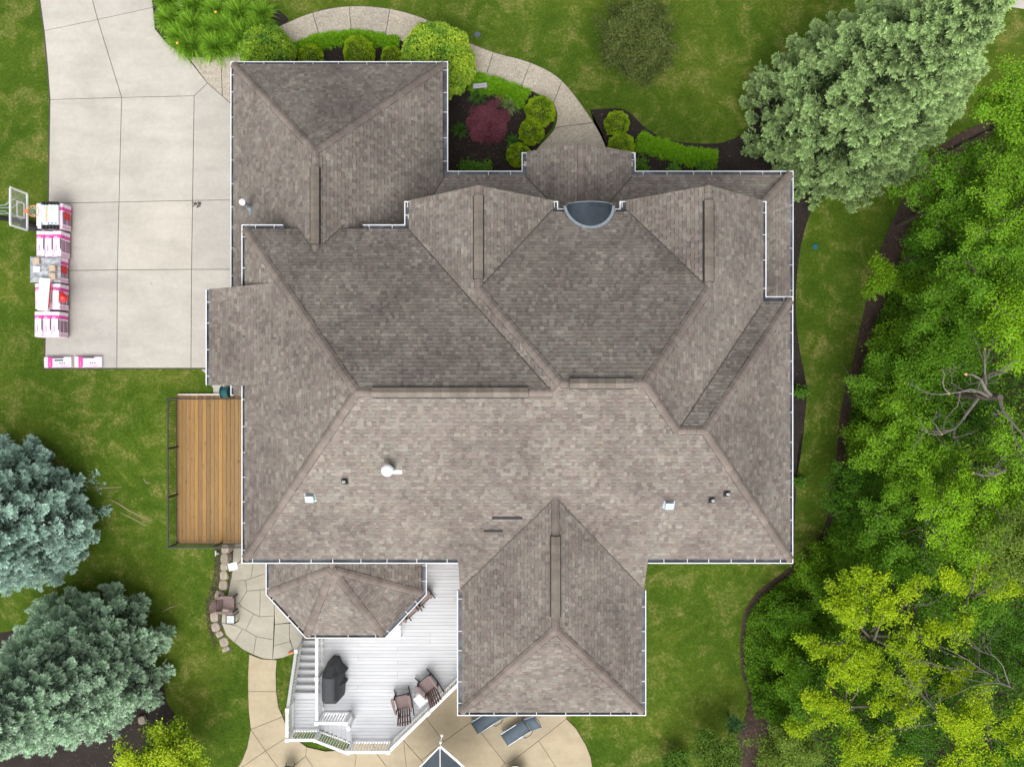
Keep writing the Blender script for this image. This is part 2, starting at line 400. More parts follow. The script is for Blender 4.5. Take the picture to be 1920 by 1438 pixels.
def chips(name, poly, n, m, z=.02, s=(.02, .06), off=0):
    xs = [p[0] for p in poly]; yy = [p[1] for p in poly]; mb = MB(); k = 0; g = 0
    while k < n and g < n * 6:
        g += 1; x = rnd.uniform(min(xs), max(xs)); y = rnd.uniform(min(yy), max(yy))
        if not inpoly(x, y, poly): continue
        L = rnd.uniform(*s); w_ = L * rnd.uniform(.25, .6); a = rnd.uniform(0, 6.28); dz = rnd.uniform(.0, .03)
        ux, uy = math.cos(a) * L / 2, math.sin(a) * L / 2; vx, vy = -math.sin(a) * w_ / 2, math.cos(a) * w_ / 2
        zz = terr(y) + z + dz; t_ = rnd.uniform(-.4, .4) * L / 2
        c = rnd.choice([(.10, .07, .05), (.05, .034, .025), (.022, .015, .012), (.17, .12, .09), (.03, .02, .016)])
        mb.add([(x - ux - vx, y - uy - vy, zz - t_), (x + ux - vx, y + uy - vy, zz + t_), (x + ux + vx, y + uy + vy, zz + t_), (x - ux + vx, y - uy + vy, zz - t_)], [(0, 1, 2, 3)], col=c); k += 1
    return tag(mb.build(name, m), kind='stuff')
M_chip = pm('mulch_chips', (1, 1, 1), .1, attr=True, bmp=0)
for n_, p in beds: chips('mulch_chips', GP(p), 2600, M_chip)
edge_strip = we + [(p[0] + 1.3, p[1]) for p in we[::-1]]
chips('leaf_litter', GP([(404, 1022), (416, 1022), (414, 1090), (398, 1130), (396, 1165), (408, 1205), (402, 1215), (388, 1170), (386, 1130), (400, 1080)]), 1500, M_chip, .01, (.02, .06))
chips('leaf_litter', GP([(362, 380), (378, 380), (376, 390), (362, 389)]), 60, M_chip, .05, (.02, .07))
o = chips('leaf_litter', edge_strip, 5000, M_chip, .024, (.03, .09))
# slabs
def slabs(root, polys, z, m, gap=.012, thick=.12, name='slab', base=True):
    for p in polys:
        q = inset_poly(ccw([W(a, b, z) for a, b in p]), gap)
        mb = MB(); mb.prism(q, z - thick, z, bev=.008); mb.build(name, m, root)
drive = thing('driveway', None, None, (-16, 8, 0), kind='structure')
DS = [[(70, -90), (160, -90), (173, 0), (183, 37), (83, 58), (75, 0)], [(160, -90), (286, -90), (285, 0), (287, 14), (183, 37), (173, 0)],
 [(83, 58), (183, 37), (228, 183), (94, 187), (89, 120)], [(183, 37), (287, 14), (291, 55), (312, 80), (350, 107), (389, 156), (364, 180), (228, 183)],
 [(389, 156), (430, 192), (505, 240), (505, 374), (361, 376), (364, 180)], [(94, 187), (228, 183), (223, 379), (91, 381)],
 [(228, 183), (364, 180), (361, 376), (223, 379)], [(91, 381), (223, 379), (220, 506), (88, 508)], [(223, 379), (361, 376), (359, 505), (220, 506)],
 [(361, 376), (505, 374), (505, 505), (359, 505)], [(88, 508), (220, 506), (219, 690), (84, 690)], [(220, 506), (359, 505), (358, 690), (219, 690)],
 [(359, 505), (505, 505), (505, 690), (358, 690)]]
mb = MB(); mb.prism(ccw([W(a, b, .01) for a, b in [(71, -89), (285, -89), (285, 0), (290, 53), (312, 79), (350, 107), (430, 192), (505, 240), (505, 689), (85, 689), (90, 381), (93, 187), (88, 120), (82, 58), (76, 0)]]), -.1, .012)
mb.build('joint_bed', M_joint, drive)
slabs(drive, DS, .04, M_conc)
edge = [W(a, b, .01) for a, b in [(70, -90), (75, 0), (83, 58), (89, 120), (94, 187), (91, 381), (88, 508), (84, 690), (505, 690), (505, 240), (389, 156), (350, 107), (312, 80), (291, 55), (286, -90)]]
mb = MB(); q = inset_poly(ccw(edge), -.055); mb.prism(q, -.1, .007); mb.build('edge_soil', M_joint, drive)
pad = thing('side_pad', None, None, (-13.2, -.2, 0), kind='structure')
slabs(pad, [[(376, 692), (450, 692), (450, 760), (401, 760), (399, 728), (384, 700)]], .03, M_conc)
path = thing('front_path', None, None, (-4, 15, 0), kind='structure')
sec = [((527, 48), (546, 92)), ((586, 24), (600, 71)), ((655, 12), (659, 66)), ((731, 17), (722, 70)), ((802, 38), (780, 88)), ((862, 72), (838, 118)), ((925, 98), (910, 146)), ((995, 118), (977, 163)), ((1054, 152), (1037, 196)), ((1113, 230), (1040, 240)), ((1138, 282), (1004, 285)), ((1148, 335), (1000, 335))]
oc = catmull([s_[0] for s_ in sec], 6); ic = catmull([s_[1] for s_ in sec], 6)
PS = [[(352, 107), (414, 107), (417, 181), (389, 156)], [(414, 107), (434, 104), (505, 112), (505, 240), (430, 192), (417, 181)], [(434, 104), (470, 84), (500, 64), (527, 48), (546, 92), (515, 108), (505, 112)]]
for i in range(len(sec) - 1): PS.append(oc[i * 6:i * 6 + 7] + ic[i * 6:i * 6 + 7][::-1])
for p in PS: slabs(path, [p], .035, M_agg, .012)
mb = MB()
for p in PS: mb.prism(ccw([W(a, b, .01) for a, b in p]), -.1, .011)
mb.build('joint_bed', M_joint, path)
PZ = -2.55
pat = thing('back_patio', None, None, (-11, -11.5, -2.6), kind='structure')
P1 = [[(436, 985), (480, 985), (474, 1061), (470, 1084.3), (460.6, 1087.5), (432, 1090), (436, 1060)], [(480, 985), (620, 985), (620, 1045), (494, 1076), (470, 1084.3), (474, 1061)],
 [(432, 1089), (460.6, 1087.5), (463, 1107.5), (449, 1130), (430, 1135), (417, 1142), (427, 1115)], [(460.6, 1087.5), (470, 1084.3), (494, 1076), (620, 1045), (620, 1095), (493, 1105), (463, 1107.5)],
 [(463, 1107.5), (488, 1105.5), (487, 1156), (475.6, 1150.6), (451, 1136), (449, 1130)], [(488, 1105.5), (620, 1095), (620, 1125), (514, 1135), (514, 1154), (487, 1156)],
 [(417, 1142), (430, 1135), (449, 1130), (451, 1136), (475.6, 1150.6), (460.6, 1181), (442.5, 1172.5), (415, 1167)], [(475.6, 1150.6), (487, 1156), (514, 1154), (512.5, 1199), (480.6, 1193), (460.6, 1181)],
 [(415, 1167), (442.5, 1172.5), (455, 1178), (439, 1204), (424, 1190)], [(455, 1178), (460.6, 1181), (480.6, 1193), (475, 1227), (455, 1217), (439, 1204)],
 [(480.6, 1193), (512.5, 1199), (511, 1236), (492, 1234), (475, 1227)], [(514, 1135), (620, 1125), (620, 1160), (542.5, 1167), (515, 1170)],
 [(515, 1170), (542.5, 1168), (543, 1196), (544, 1202), (513, 1210.6)], [(513, 1210.6), (544, 1202), (549, 1215), (551, 1225), (530, 1233), (511, 1236)],
 [(542.5, 1168), (620, 1161), (620, 1216), (552, 1222), (549, 1215), (543, 1196)]]
slabs(pat, P1, PZ, M_pat1, .009)
P2 = [[(467, 1226), (490, 1235), (519, 1237), (517, 1262), (518, 1296), (465, 1296), (465, 1262)], [(465, 1296), (518, 1296), (522, 1325), (530, 1343), (470, 1367), (466, 1330)],
 [(470, 1367), (530, 1343), (540, 1368), (553, 1384), (533, 1385), (498, 1407)], [(470, 1367), (498, 1407), (440, 1447), (453, 1427), (463, 1402)],
 [(498, 1407), (533, 1385), (553, 1384), (575, 1400), (573, 1417), (532, 1450), (520, 1437)], [(440, 1447), (498, 1407), (520, 1437), (560, 1510), (410, 1510)],
 [(520, 1437), (532, 1450), (573, 1417), (587, 1437), (630, 1510), (560, 1510)], [(573, 1417), (575, 1400), (610, 1408), (640, 1406), (655, 1400), (668, 1417), (665, 1438), (660, 1510), (630, 1510), (587, 1437)],
 [(668, 1417), (655, 1400), (690, 1370), (708, 1415), (725, 1437), (770, 1510), (660, 1510), (665, 1438)], [(708, 1415), (690, 1370), (757, 1330), (757, 1388), (762, 1437), (766, 1510), (725, 1437)],
 [(757, 1330), (800, 1300), (800, 1347), (832, 1390), (790, 1425), (757, 1388)], [(757, 1388), (790, 1425), (850, 1510), (768, 1510), (762, 1437)],
 [(800, 1347), (800, 1300), (885, 1280), (885, 1352), (832, 1390)], [(832, 1390), (885, 1352), (947, 1430), (870, 1510), (850, 1510), (790, 1425)],
 [(885, 1280), (1062, 1280), (1062, 1347), (1010, 1388), (956, 1430), (947, 1430), (885, 1352)], [(1062, 1347), (1080, 1365), (1098, 1395), (1108, 1420), (1112, 1450), (1110, 1510), (1090, 1510), (1010, 1388)],
 [(1010, 1388), (1090, 1510), (870, 1510), (947, 1430), (956, 1430)]]
slabs(pat, P2, PZ, M_pat2, .009)
mb = MB()
for p in P1 + P2: mb.prism(ccw([W(a, b, PZ) for a, b in p]), -2.7, PZ - .02)
mb.build('joint_bed', M_joint, pat)
sw = thing('street_pavement', None, None, (23, 18, 0), kind='structure')
slabs(sw, [[(1880, -20), (1960, -20), (1960, 14), (1925, 18), (1884, 12)]], .03, M_conc)
isl = GP([(519, 1236), (550, 1226), (640, 1226), (700, 1380), (640, 1404), (610, 1407), (580, 1400), (553, 1384), (538, 1365), (524, 1330), (518, 1300), (517, 1262)])

# ------------------------------------------------------------------ the house
U, L_ = 5.9, 3.0
def isect(*P):
    A = np.array([[p[0], p[1], -1] for p in P]); b = np.array([-p[2] for p in P]); return Vector(np.linalg.solve(A, b))
def pl(a, b, x0, y0, z0): return (a, b, z0 - a * x0 - b * y0)
def pz(p, x, y): return p[0] * x + p[1] * y + p[2]
def p3(a, b, c):
    n = (Vector(b) - Vector(a)).cross(Vector(c) - Vector(a)); return (-n.x / n.z, -n.y / n.z, (n.x * a[0] + n.y * a[1] + n.z * a[2]) / n.z)
g = .21
MW = pl(.771, 0, -10.1, 0, U); MS = pl(0, .6176, 0, -6.72, U); MN = pl(0, -.64, 0, 5.93, U)
WA = pl(.75, 0, -4.02, 0, U); EA = pl(-.785, 0, 9.5, 0, U); NA = pl(0, -.62, 0, 6.7, U)
G1E = pl(-.75, 0, 1.72, 0, U); G2W = pl(.785, 0, 4.02, 0, U)
EM = pl(-.77, 0, 10.5, 0, U); ND = pl(0, -.665, 0, 3.25, U)
WW = pl(.688, 0, -2.11, 0, 5.1); WE = pl(-.688, 0, 5.16, 0, 5.1); WS = pl(0, .597, 0, -12.77, 5.1)
DP = pl(.55, 0, -11.66, 0, 5.38)
GW = pl(.81, 0, -11.66, 0, L_); GE = pl(-.81, 0, -2.65, 0, L_); GN = pl(0, -.746, 0, 13.33, L_)
FN = pl(0, -.40, 0, 8.8, L_); FE = pl(-.40, 0, 11.66, 0, L_)
EW = pl(.475, 0, .40, 0, L_ + .03); EE = pl(-.475, 0, 5.12, 0, L_ + .03)
ha = (-6.88, -7.1, 5.3); ha2 = (-6.88, -6.3, 5.3)
hx = [(-10.2, -6.3, 3), (-10.2, -8.74, 3), (-8.54, -10.55, 3), (-5.25, -10.55, 3), (-3.53, -8.74, 3), (-3.53, -6.3, 3)]
hx = [(x, y, z) for x, y, z in hx]
HW, HSW, HS, HSE, HE = [p3(hx[i], hx[i + 1], ha) for i in range(5)]
def rect(x0, x1, y0, y1): return [(x0, y0), (x1, y0), (x1, y1), (x0, y1)]
def low(poly, P, others):
    for Q in others: poly = clip(poly, Q[0] - P[0], Q[1] - P[1], Q[2] - P[2])
    return poly
yA = isect(WA, G1E, NA).y; yA2 = isect(EA, G2W, NA).y
xm = isect(MS, MN, WA).x; J = isect(EA, MS, ND); K = isect(MS, ND, EM)
fm = rect(-10.1 + g, 2.5, -6.72 + g, 5.93 - g)
fa = rect(-4.02 + g, 9.5 - g, -6.72 + g, 6.55 - g)
fr = rect(4, 10.5 - g, -6.72 + g, 3.25 - g)
fw = rect(-2.11 + g, 5.16 - g, -12.77 + g, -3.2)
fg = rect(-11.66 + g, -2.65 - g, -.5, 13.33 - g)
def hexp(i):
    a, b = Vector(hx[i][:2]), Vector(hx[i + 1][:2]); n = Vector((ha[0], ha[1])) - (a + b) / 2
    d = (b - a).normalized(); nn = Vector((-d.y, d.x))
    return nn, a + nn * g
hxi = inset_poly([p[:2] for p in hx], g); hxi[0] = (hxi[0][0], -6.3); hxi[-1] = (hxi[-1][0], -6.3)
GROUPS = {'main_roof': [
   (MW, [low(fm, MW, [MN, MS])]), (MN, [low(fm, MN, [MW, MS])]),
   (MS, [clip(low(fm, MS, [MW, MN]), -1, 0, xm), clip(clip(low(rect(-4, 9.4, -6.72 + g, 6.4), MS, [NA, WA, EA]), 1, 0, -xm), -1, 0, J.x), clip(low(fr, MS, [ND, EM]), 1, 0, -J.x), rect(-2.0, 5.05, -8.0, -6.72 + g)]),
   (WA, [rect(-4.02 + g, -1.15, yA, 6.78), clip(low(fa, WA, [NA, EA, MS]), 0, -1, yA)]),
   (EA, [rect(6.76, 9.5 - g, yA2, 6.78), clip(low(fa, EA, [NA, WA, MS]), 0, -1, yA2)]),
   (G1E, [rect(-1.15, 1.72 - g, yA, 6.78)]), (G2W, [rect(4.02 + g, 6.76, yA2, 6.78)]),
   (NA, [low(fa, NA, [WA, EA, MS])]), (EM, [low(fr, EM, [ND, MS])]), (ND, [clip(low(fr, ND, [EM, MS]), 1, 0, -4.9)]),
   (DP, [rect(-11.66 + g, -8.3, -.06, 3.57)])],
 'wing_roof': [(WW, [low(fw, WW, [WE, WS])]), (WE, [low(fw, WE, [WW, WS])]), (WS, [low(fw, WS, [WW, WE])])],
 'garage_roof': [(GW, [low(fg, GW, [GE, GN])]), (GE, [low(fg, GE, [GW, GN])]), (GN, [low(fg, GN, [GW, GE])])],
 'porch_roof': [(FN, [clip(low(rect(-5.2, 11.66 - g, 5.2, 8.8 - g), FN, [FE]), 0, 1, -5.6)]), (FE, [low(rect(8.6, 11.66 - g, 3.36, 8.8 - g), FE, [FN])])],
 'entry_roof': [(EW, [rect(.40 + g, 2.76, 5.9, 9.54)]), (EE, [rect(2.76, 5.12 - g, 5.9, 9.54)])],
 'sunroom_roof': [(HW, [[hxi[0], hxi[1], ha[:2], ha2[:2]]]), (HSW, [[hxi[1], hxi[2], ha[:2]]]), (HS, [[hxi[2], hxi[3], ha[:2]]]), (HSE, [[hxi[3], hxi[4], ha[:2]]]), (HE, [[hxi[4], hxi[5], ha2[:2], ha[:2]]])]}
SURF = [(P, pp) for gname, lst in GROUPS.items() for P, polys in lst for pp in polys if len(pp) > 2]
def covered(x, y, z, P, tol=.12):
    for Q, pp in SURF:
        if Q is P: continue
        if pz(Q, x, y) > z + tol and inpoly(x, y, pp): return True
    return False
house = thing('house', 'large house with brown shingled hip and gable roofs seen from straight above', 'house', (0, 0, 0))
PAL = [(.235, .200, .178), (.215, .178, .166), (.26, .23, .19), (.19, .162, .145), (.235, .225, .185), (.20, .175, .158), (.28, .26, .23), (.245, .22, .18), (.18, .155, .14), (.225, .19, .175), (.30, .275, .235), (.225, .225, .195)]
def shade(c, f): return tuple(min(.9, x * f) for x in c)
EXP = .150
class Shing:
    def __init__(s, P, polys):
        s.P = P; gx, gy = P[0], P[1]; m = math.hypot(gx, gy); s.n = (gx / m, gy / m); s.t = (s.n[1], -s.n[0]); s.k = math.sqrt(1 + m * m); s.m = m
        s.polys = [ccw([(p[0] * s.t[0] + p[1] * s.t[1], (p[0] * s.n[0] + p[1] * s.n[1]) * s.k) for p in pp]) for pp in polys if len(pp) > 2]
        s.N = Vector((-gx, -gy, 1)).normalized()
        s.v0 = min(p[1] for pp in s.polys for p in pp)
    def to3(s, u, v, w):
        h = v / s.k; x = u * s.t[0] + h * s.n[0]; y = u * s.t[1] + h * s.n[1]
        return Vector((x, y, pz(s.P, x, y))) + s.N * w
def tab_geo(S, pc, u0, u1, v0, v1, th, mb, col):
    """one shingle tab: sloping top plus its raised butt and side edges"""
    ft = lambda v: th - (th - .003) * max(0, min(1, (v - v0) / (v1 - v0))) + .002
    n = len(pc); top = [S.to3(u, v, ft(v)) for u, v in pc]
    if th < .015:                                  # printed granule band, darkened to paint in the row's shadow line too
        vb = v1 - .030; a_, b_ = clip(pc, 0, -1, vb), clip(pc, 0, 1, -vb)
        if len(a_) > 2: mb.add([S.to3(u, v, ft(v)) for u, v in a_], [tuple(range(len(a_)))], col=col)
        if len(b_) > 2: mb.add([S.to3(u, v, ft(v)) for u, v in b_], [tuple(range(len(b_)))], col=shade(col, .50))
    else: mb.add(top, [tuple(range(n))], col=col)
    for i in range(n):
        a, b = pc[i], pc[(i + 1) % n]
        if (abs(a[1] - v0) < 1e-5 and abs(b[1] - v0) < 1e-5) or (abs(a[0] - u0) < 1e-5 and abs(b[0] - u0) < 1e-5) or (abs(a[0] - u1) < 1e-5 and abs(b[0] - u1) < 1e-5):
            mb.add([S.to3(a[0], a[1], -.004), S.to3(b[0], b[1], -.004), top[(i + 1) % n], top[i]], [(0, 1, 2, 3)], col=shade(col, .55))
indiv = []; SHOBJ = []
for gname, lst in GROUPS.items():
    deck = MB(); stuff = MB(); cand = []
    for P, polys in lst:
        polys = [ccw(p) for p in polys if len(p) > 2 and abs(area(p)) > 1e-4]
        if not polys: continue
        for pp in polys:
            n = len(pp); th = .16
            vs = [(x, y, pz(P, x, y) - .006) for x, y in pp] + [(x, y, pz(P, x, y) - th) for x, y in pp]
            deck.add(vs, [tuple(range(n)), tuple(range(2 * n - 1, n - 1, -1))] + [(i, n + i, n + (i + 1) % n, (i + 1) % n) for i in range(n)])
        S = Shing(P, polys); seed = random.Random(hash((round(P[0], 3), round(P[1], 3), round(P[2], 2))) & 0xffff)
        umin = min(p[0] for pp in S.polys for p in pp) - .3; umax = max(p[0] for pp in S.polys for p in pp) + .3; vmax = max(p[1] for pp in S.polys for p in pp)
        v = S.v0 - .0001
        while v < vmax:
            u = umin - seed.random() * .3; hi = False
            rowj = seed.uniform(-.003, .003)
            while u < umax:
                w_ = seed.choice([.09, .12, .14, .17, .20, .24]); pc_ = seed.choice(PAL); col = shade(tuple(.38 * a_ + .62 * b_ for a_, b_ in zip((.226, .190, .165), pc_)), seed.uniform(.88, 1.13))
                hi = not hi; th = seed.uniform(.017, .024) if hi else seed.uniform(.007, .011)
                u1 = u + w_; v1 = v + EXP
                for pp in S.polys:
                    if min(p[0] for p in pp) > u1 or max(p[0] for p in pp) < u: continue
                    pc = [(u, v), (u1, v), (u1, v1), (u, v1)]; full = True; m_ = len(pp)
                    for i in range(m_):
                        a, b = pp[i], pp[(i + 1) % m_]
                        A = -(b[1] - a[1]); B = b[0] - a[0]; Cc = -(A * a[0] + B * a[1])
                        if all(A * q[0] + B * q[1] + Cc >= 0 for q in pc): continue
                        full = False; pc = clip(pc, A, B, Cc)
                        if len(pc) < 3: break
                    if len(pc) < 3 or abs(area(pc)) < 2e-4: continue
                    c3 = [S.to3(q[0], q[1], 0) for q in pc]
                    if all(covered(q.x, q.y, q.z, P) for q in c3): continue
                    if full and gname == 'main_roof' and w_ >= .20 and c3[0].z > 7.6 and not covered(c3[0].x, c3[0].y, c3[0].z, P, .0): cand.append((c3[0].z, S, pc, u, u1, v, v1, th, col))
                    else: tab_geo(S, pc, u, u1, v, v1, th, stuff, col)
                u = u1
            v += EXP
    rp = deck.build('roof', M_roofdeck, house)
    rp['label'] = {'main_roof': 'upper hip and gable roof', 'wing_roof': 'hipped roof of the rear wing', 'garage_roof': 'lower hipped roof of the garage wing', 'porch_roof': 'low roof strip wrapping the front corner', 'entry_roof': 'small gabled roof over the entry', 'sunroom_roof': 'five sided roof over the rear sunroom'}[gname]
    cand.sort(key=lambda c: -c[0])
    for i, (z, S, pc, u, u1, v, v1, th, col) in enumerate(cand):
        if i < 240:
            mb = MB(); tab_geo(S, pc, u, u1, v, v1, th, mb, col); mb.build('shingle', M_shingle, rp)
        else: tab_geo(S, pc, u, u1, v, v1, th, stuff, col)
    o = stuff.build('shingles', M_shingle, rp); o['kind'] = 'stuff'
    if gname == 'main_roof': ROOF = rp

# ridge and hip caps
def nrm(P): return Vector((-P[0], -P[1], 1)).normalized()
CAPS = []
def caps(a, b, P1, P2, w=.155, exp=.24, lift=.0, lst=None):
    a, b = Vector(a), Vector(b); d = b - a; L = d.length; d.normalize(); n1, n2 = nrm(P1), nrm(P2)
    s1 = n1.cross(d).normalized(); s1 = -s1 if s1.dot(n2) > 0 else s1
    s2 = n2.cross(d).normalized(); s2 = -s2 if s2.dot(n1) > 0 else s2
    up = (n1 + n2).normalized(); k = max(1, int(L / exp)); e = L / k
    for i in range(k):
        p = a + d * (i * e); q = a + d * (i * e + e * 1.0)
        lo, hi_ = .050 + lift, .028 + lift
        c = shade((.222, .186, .162), rnd.uniform(.86, 1.12)); j = rnd.uniform(-.008, .008)
        vs = []
        for pt, l in ((p, lo), (q, hi_)):
            vs += [pt + s1 * (w + j) + n1 * (l - .02), pt + s1 * w * .3 + up * l * 1.0, pt + s2 * w * .3 + up * l * 1.0, pt + s2 * (w + j) + n2 * (l - .02)]
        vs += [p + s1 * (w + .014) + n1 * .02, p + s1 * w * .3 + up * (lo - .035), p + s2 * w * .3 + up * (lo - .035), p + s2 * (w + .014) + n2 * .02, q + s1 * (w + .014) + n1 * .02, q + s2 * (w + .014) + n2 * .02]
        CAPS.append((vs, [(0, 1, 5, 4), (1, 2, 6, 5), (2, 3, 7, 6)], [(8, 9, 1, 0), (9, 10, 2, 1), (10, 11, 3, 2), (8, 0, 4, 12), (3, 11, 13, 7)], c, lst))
RW = isect(MW, MN, MS); RM = isect(MS, MN, WA); AW = isect(MS, NA, WA); AE = isect(MS, NA, EA)
g1 = isect(WA, G1E, NA); g2 = isect(EA, G2W, NA)
rw = isect(WW, WE, WS); rwe = isect(WW, WE, MS); gr = isect(GW, GE, GN); gre = isect(GW, GE, MN)
def low_end(c, top, t=.03): c, top = Vector(c), Vector(top); return c + (top - c) * t
caps(low_end((-10.1, -6.72, U), RW), RW, MW, MS); caps(low_end((-10.1, 5.93, U), RW), RW, MW, MN)
caps(RW, RM, MN, MS); caps(g1, AW, WA, NA); caps(AW, AE, NA, MS); caps(g2, AE, EA, NA); caps(J, AE, EA, MS)
caps(J, K, ND, MS); caps(low_end((10.5, 3.25, U), K), K, ND, EM); caps(low_end((10.5, -6.72, U), K), K, EM, MS)
caps((g1.x, 6.78, g1.z), g1, WA, G1E); caps((g2.x, 6.78, g2.z), g2, EA, G2W)
caps(low_end((-2.11, -12.77, 5.1), rw, .04), rw, WW, WS); caps(low_end((5.16, -12.77, 5.1), rw, .04), rw, WE, WS); caps(rw, rwe, WW, WE)
caps(low_end((-11.66, 13.33, L_), gr), gr, GW, GN); caps(low_end((-2.65, 13.33, L_), gr), gr, GE, GN); caps(gr, gre, GW, GE)
caps(low_end((11.66, 8.8, L_), (9.0, 6.14, 4.064), .05), (9.0, 6.14, 4.65), FE, FN)
eap = pz(EW, 2.76, 0); caps((2.76, 9.54, eap), (2.76, 6.1, eap), EW, EE)
for i, (PA, PB) in enumerate(((HW, HSW), (HSW, HS), (HS, HSE), (HSE, HE))):
    caps(low_end(hx[i + 1], ha, .05), ha, PA, PB)
caps(ha2, ha, HW, HE)
st = MB(); ci = 0
CAPS.sort(key=lambda c: -c[0][0].z)
for vs, f1, f2, c, l in CAPS:
    tgt = st if ci >= 300 else MB(); ci += 1
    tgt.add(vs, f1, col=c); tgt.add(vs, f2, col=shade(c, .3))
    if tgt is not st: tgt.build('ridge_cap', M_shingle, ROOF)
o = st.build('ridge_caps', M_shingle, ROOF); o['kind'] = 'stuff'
# ridge vents: a raised black body under wider caps
def ridge_vent(a, b, P1, P2):
    a, b = Vector(a), Vector(b); d = (b - a); L = d.length; d.normalize(); side = Vector((-d.y, d.x, 0)).normalized()
    mt = MB(); m1 = math.hypot(P1[0], P1[1]); w = .17
    def sec_(p, wd, drop, up): return [p - side * wd + Vector((0, 0, up - drop)), p + Vector((0, 0, up)), p + side * wd + Vector((0, 0, up - drop))]
    dr = w * m1
    vs = sec_(a, .190, .190 * m1, .100) + sec_(b, .190, .190 * m1, .100) + sec_(a, .190, .190 * m1, -.02) + sec_(b, .190, .190 * m1, -.02)
    mt.add(vs, [(0, 1, 4, 3), (1, 2, 5, 4), (0, 3, 9, 6), (2, 8, 11, 5), (0, 6, 7, 1), (1, 7, 8, 2), (3, 4, 10, 9), (4, 5, 11, 10)])
    v = mt.build('ridge_vent', M_black, house)
    k = int(L / .27); e = L / k
    for i in range(k):
        p = a + d * (i * e); q = a + d * ((i + 1) * e + .01); c = shade((.222, .190, .158), rnd.uniform(.86, 1.12))
        w2 = .155
        vs = sec_(p, w2, w2 * m1, .135) + sec_(q, w2, w2 * m1, .112) + sec_(p, w2, w2 * m1, .09)
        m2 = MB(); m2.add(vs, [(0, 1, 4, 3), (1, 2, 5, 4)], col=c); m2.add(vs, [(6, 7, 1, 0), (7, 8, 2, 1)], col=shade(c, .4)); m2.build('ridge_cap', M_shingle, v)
def wy(py, z): return (719 - py) * (H - z) / F
def wx(px, z): return (px - 960) * (H - z) / F
ridge_vent((gr.x, wy(458, gr.z), gr.z), (gr.x, wy(313, gr.z), gr.z), GW, GE)
ridge_vent((g1.x, wy(523, g1.z), g1.z), (g1.x, wy(367, g1.z), g1.z), WA, G1E)
ridge_vent((g2.x, wy(528, g2.z), g2.z), (g2.x, wy(376, g2.z), g2.z), EA, G2W)
ridge_vent((wx(698, RW.z), RW.y, RW.z), (wx(990, RW.z), RW.y, RW.z), MN, MS)
ridge_vent((wx(1068, AW.z), AW.y, AW.z), (wx(1188, AW.z), AW.y, AW.z), NA, MS)
ridge_vent((rw.x, wy(1157, rw.z), rw.z), (rw.x, wy(1006, rw.z), rw.z), WW, WE)
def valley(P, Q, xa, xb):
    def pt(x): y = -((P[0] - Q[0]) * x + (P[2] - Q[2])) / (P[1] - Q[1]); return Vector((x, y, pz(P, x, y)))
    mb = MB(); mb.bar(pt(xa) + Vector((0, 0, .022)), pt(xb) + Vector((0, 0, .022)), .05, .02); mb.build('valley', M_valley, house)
M_valley = pm('valley_dirt_shade', (.085, .072, .06), .3, 4, bmp=0)  # strip colour holds both valley dirt and the shadow of the cut
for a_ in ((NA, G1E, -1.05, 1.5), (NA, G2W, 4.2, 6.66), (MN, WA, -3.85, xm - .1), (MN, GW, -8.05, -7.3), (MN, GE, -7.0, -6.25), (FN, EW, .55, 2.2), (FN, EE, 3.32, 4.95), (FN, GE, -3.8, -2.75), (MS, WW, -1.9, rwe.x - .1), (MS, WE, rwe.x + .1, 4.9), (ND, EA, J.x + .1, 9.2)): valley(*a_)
# gutters
def gutter(pts, z):
    pts = [Vector(p) for p in pts]; n = len(pts); inw = []
    for i in range(n):
        ns = []
        if i > 0: d = (pts[i] - pts[i - 1]).normalized(); ns.append(Vector((-d.y, d.x)))
        if i < n - 1: d = (pts[i + 1] - pts[i]).normalized(); ns.append(Vector((-d.y, d.x)))
        m_ = sum(ns, Vector((0, 0))); m_.normalize(); inw.append(m_ / max(.3, m_.dot(ns[0])))
    prof = [(0, 0), (0, -.12), (.235, -.12), (.235, -.025), (.227, -.025), (.227, -.105), (.02, -.105), (.02, -.02), (.038, -.02), (.038, 0)]
    mi = [0, 0, 0, 0, 1, 1, 1, 0, 0, 0]; mb = MB(); k = len(prof)
    for i in range(n): pass
    vs = [(pts[i].x + inw[i].x * d, pts[i].y + inw[i].y * d, z + h) for i in range(n) for d, h in prof]
    b = 0
    for j in range(k):
        mb.add(vs, [(i * k + j, (i + 1) * k + j, (i + 1) * k + (j + 1) % k, i * k + (j + 1) % k) for i in range(n - 1)], mi[j])
    mb.add(vs, [(0, 9, 8, 7, 6, 1), (1, 6, 5, 2), (2, 5, 4, 3)], 0)
    o_ = (n - 1) * k; mb.add(vs, [tuple(o_ + q for q in (0, 1, 6, 7, 8, 9)), tuple(o_ + q for q in (1, 2, 5, 6)), tuple(o_ + q for q in (2, 3, 4, 5))], 0)
    gt = mb.build('gutter', [M_white, M_gin], house)
    for i in range(n - 1):
        d = pts[i + 1] - pts[i]; L = d.length
        if L < .35: continue
        dn = d.normalized(); nn = Vector((-dn.y, dn.x)); kk = max(1, round(L / .95))
        for j in range(kk):
            t = (j + .5) / kk * L + rnd.uniform(-.16, .16); p = pts[i] + dn * t
            q = MB(); a = p + nn * .02; b_ = p + nn * .24
            q.bar((a.x, a.y, z + .006), (b_.x, b_.y, z + .012), .024, .01); q.build('gutter_bracket', M_white, gt)
gutter([(-8.55, 5.93), (-10.1, 5.93), (-10.1, 3.6)], U - .02)
gutter([(-10.1, -.08), (-10.1, -6.72), (-2.03, -6.72)], U - .02)
gutter([(5.07, -6.72), (10.5, -6.72), (10.5, 3.25), (9.5, 3.25), (9.5, 6.8), (9.1, 6.8)], U - .02)
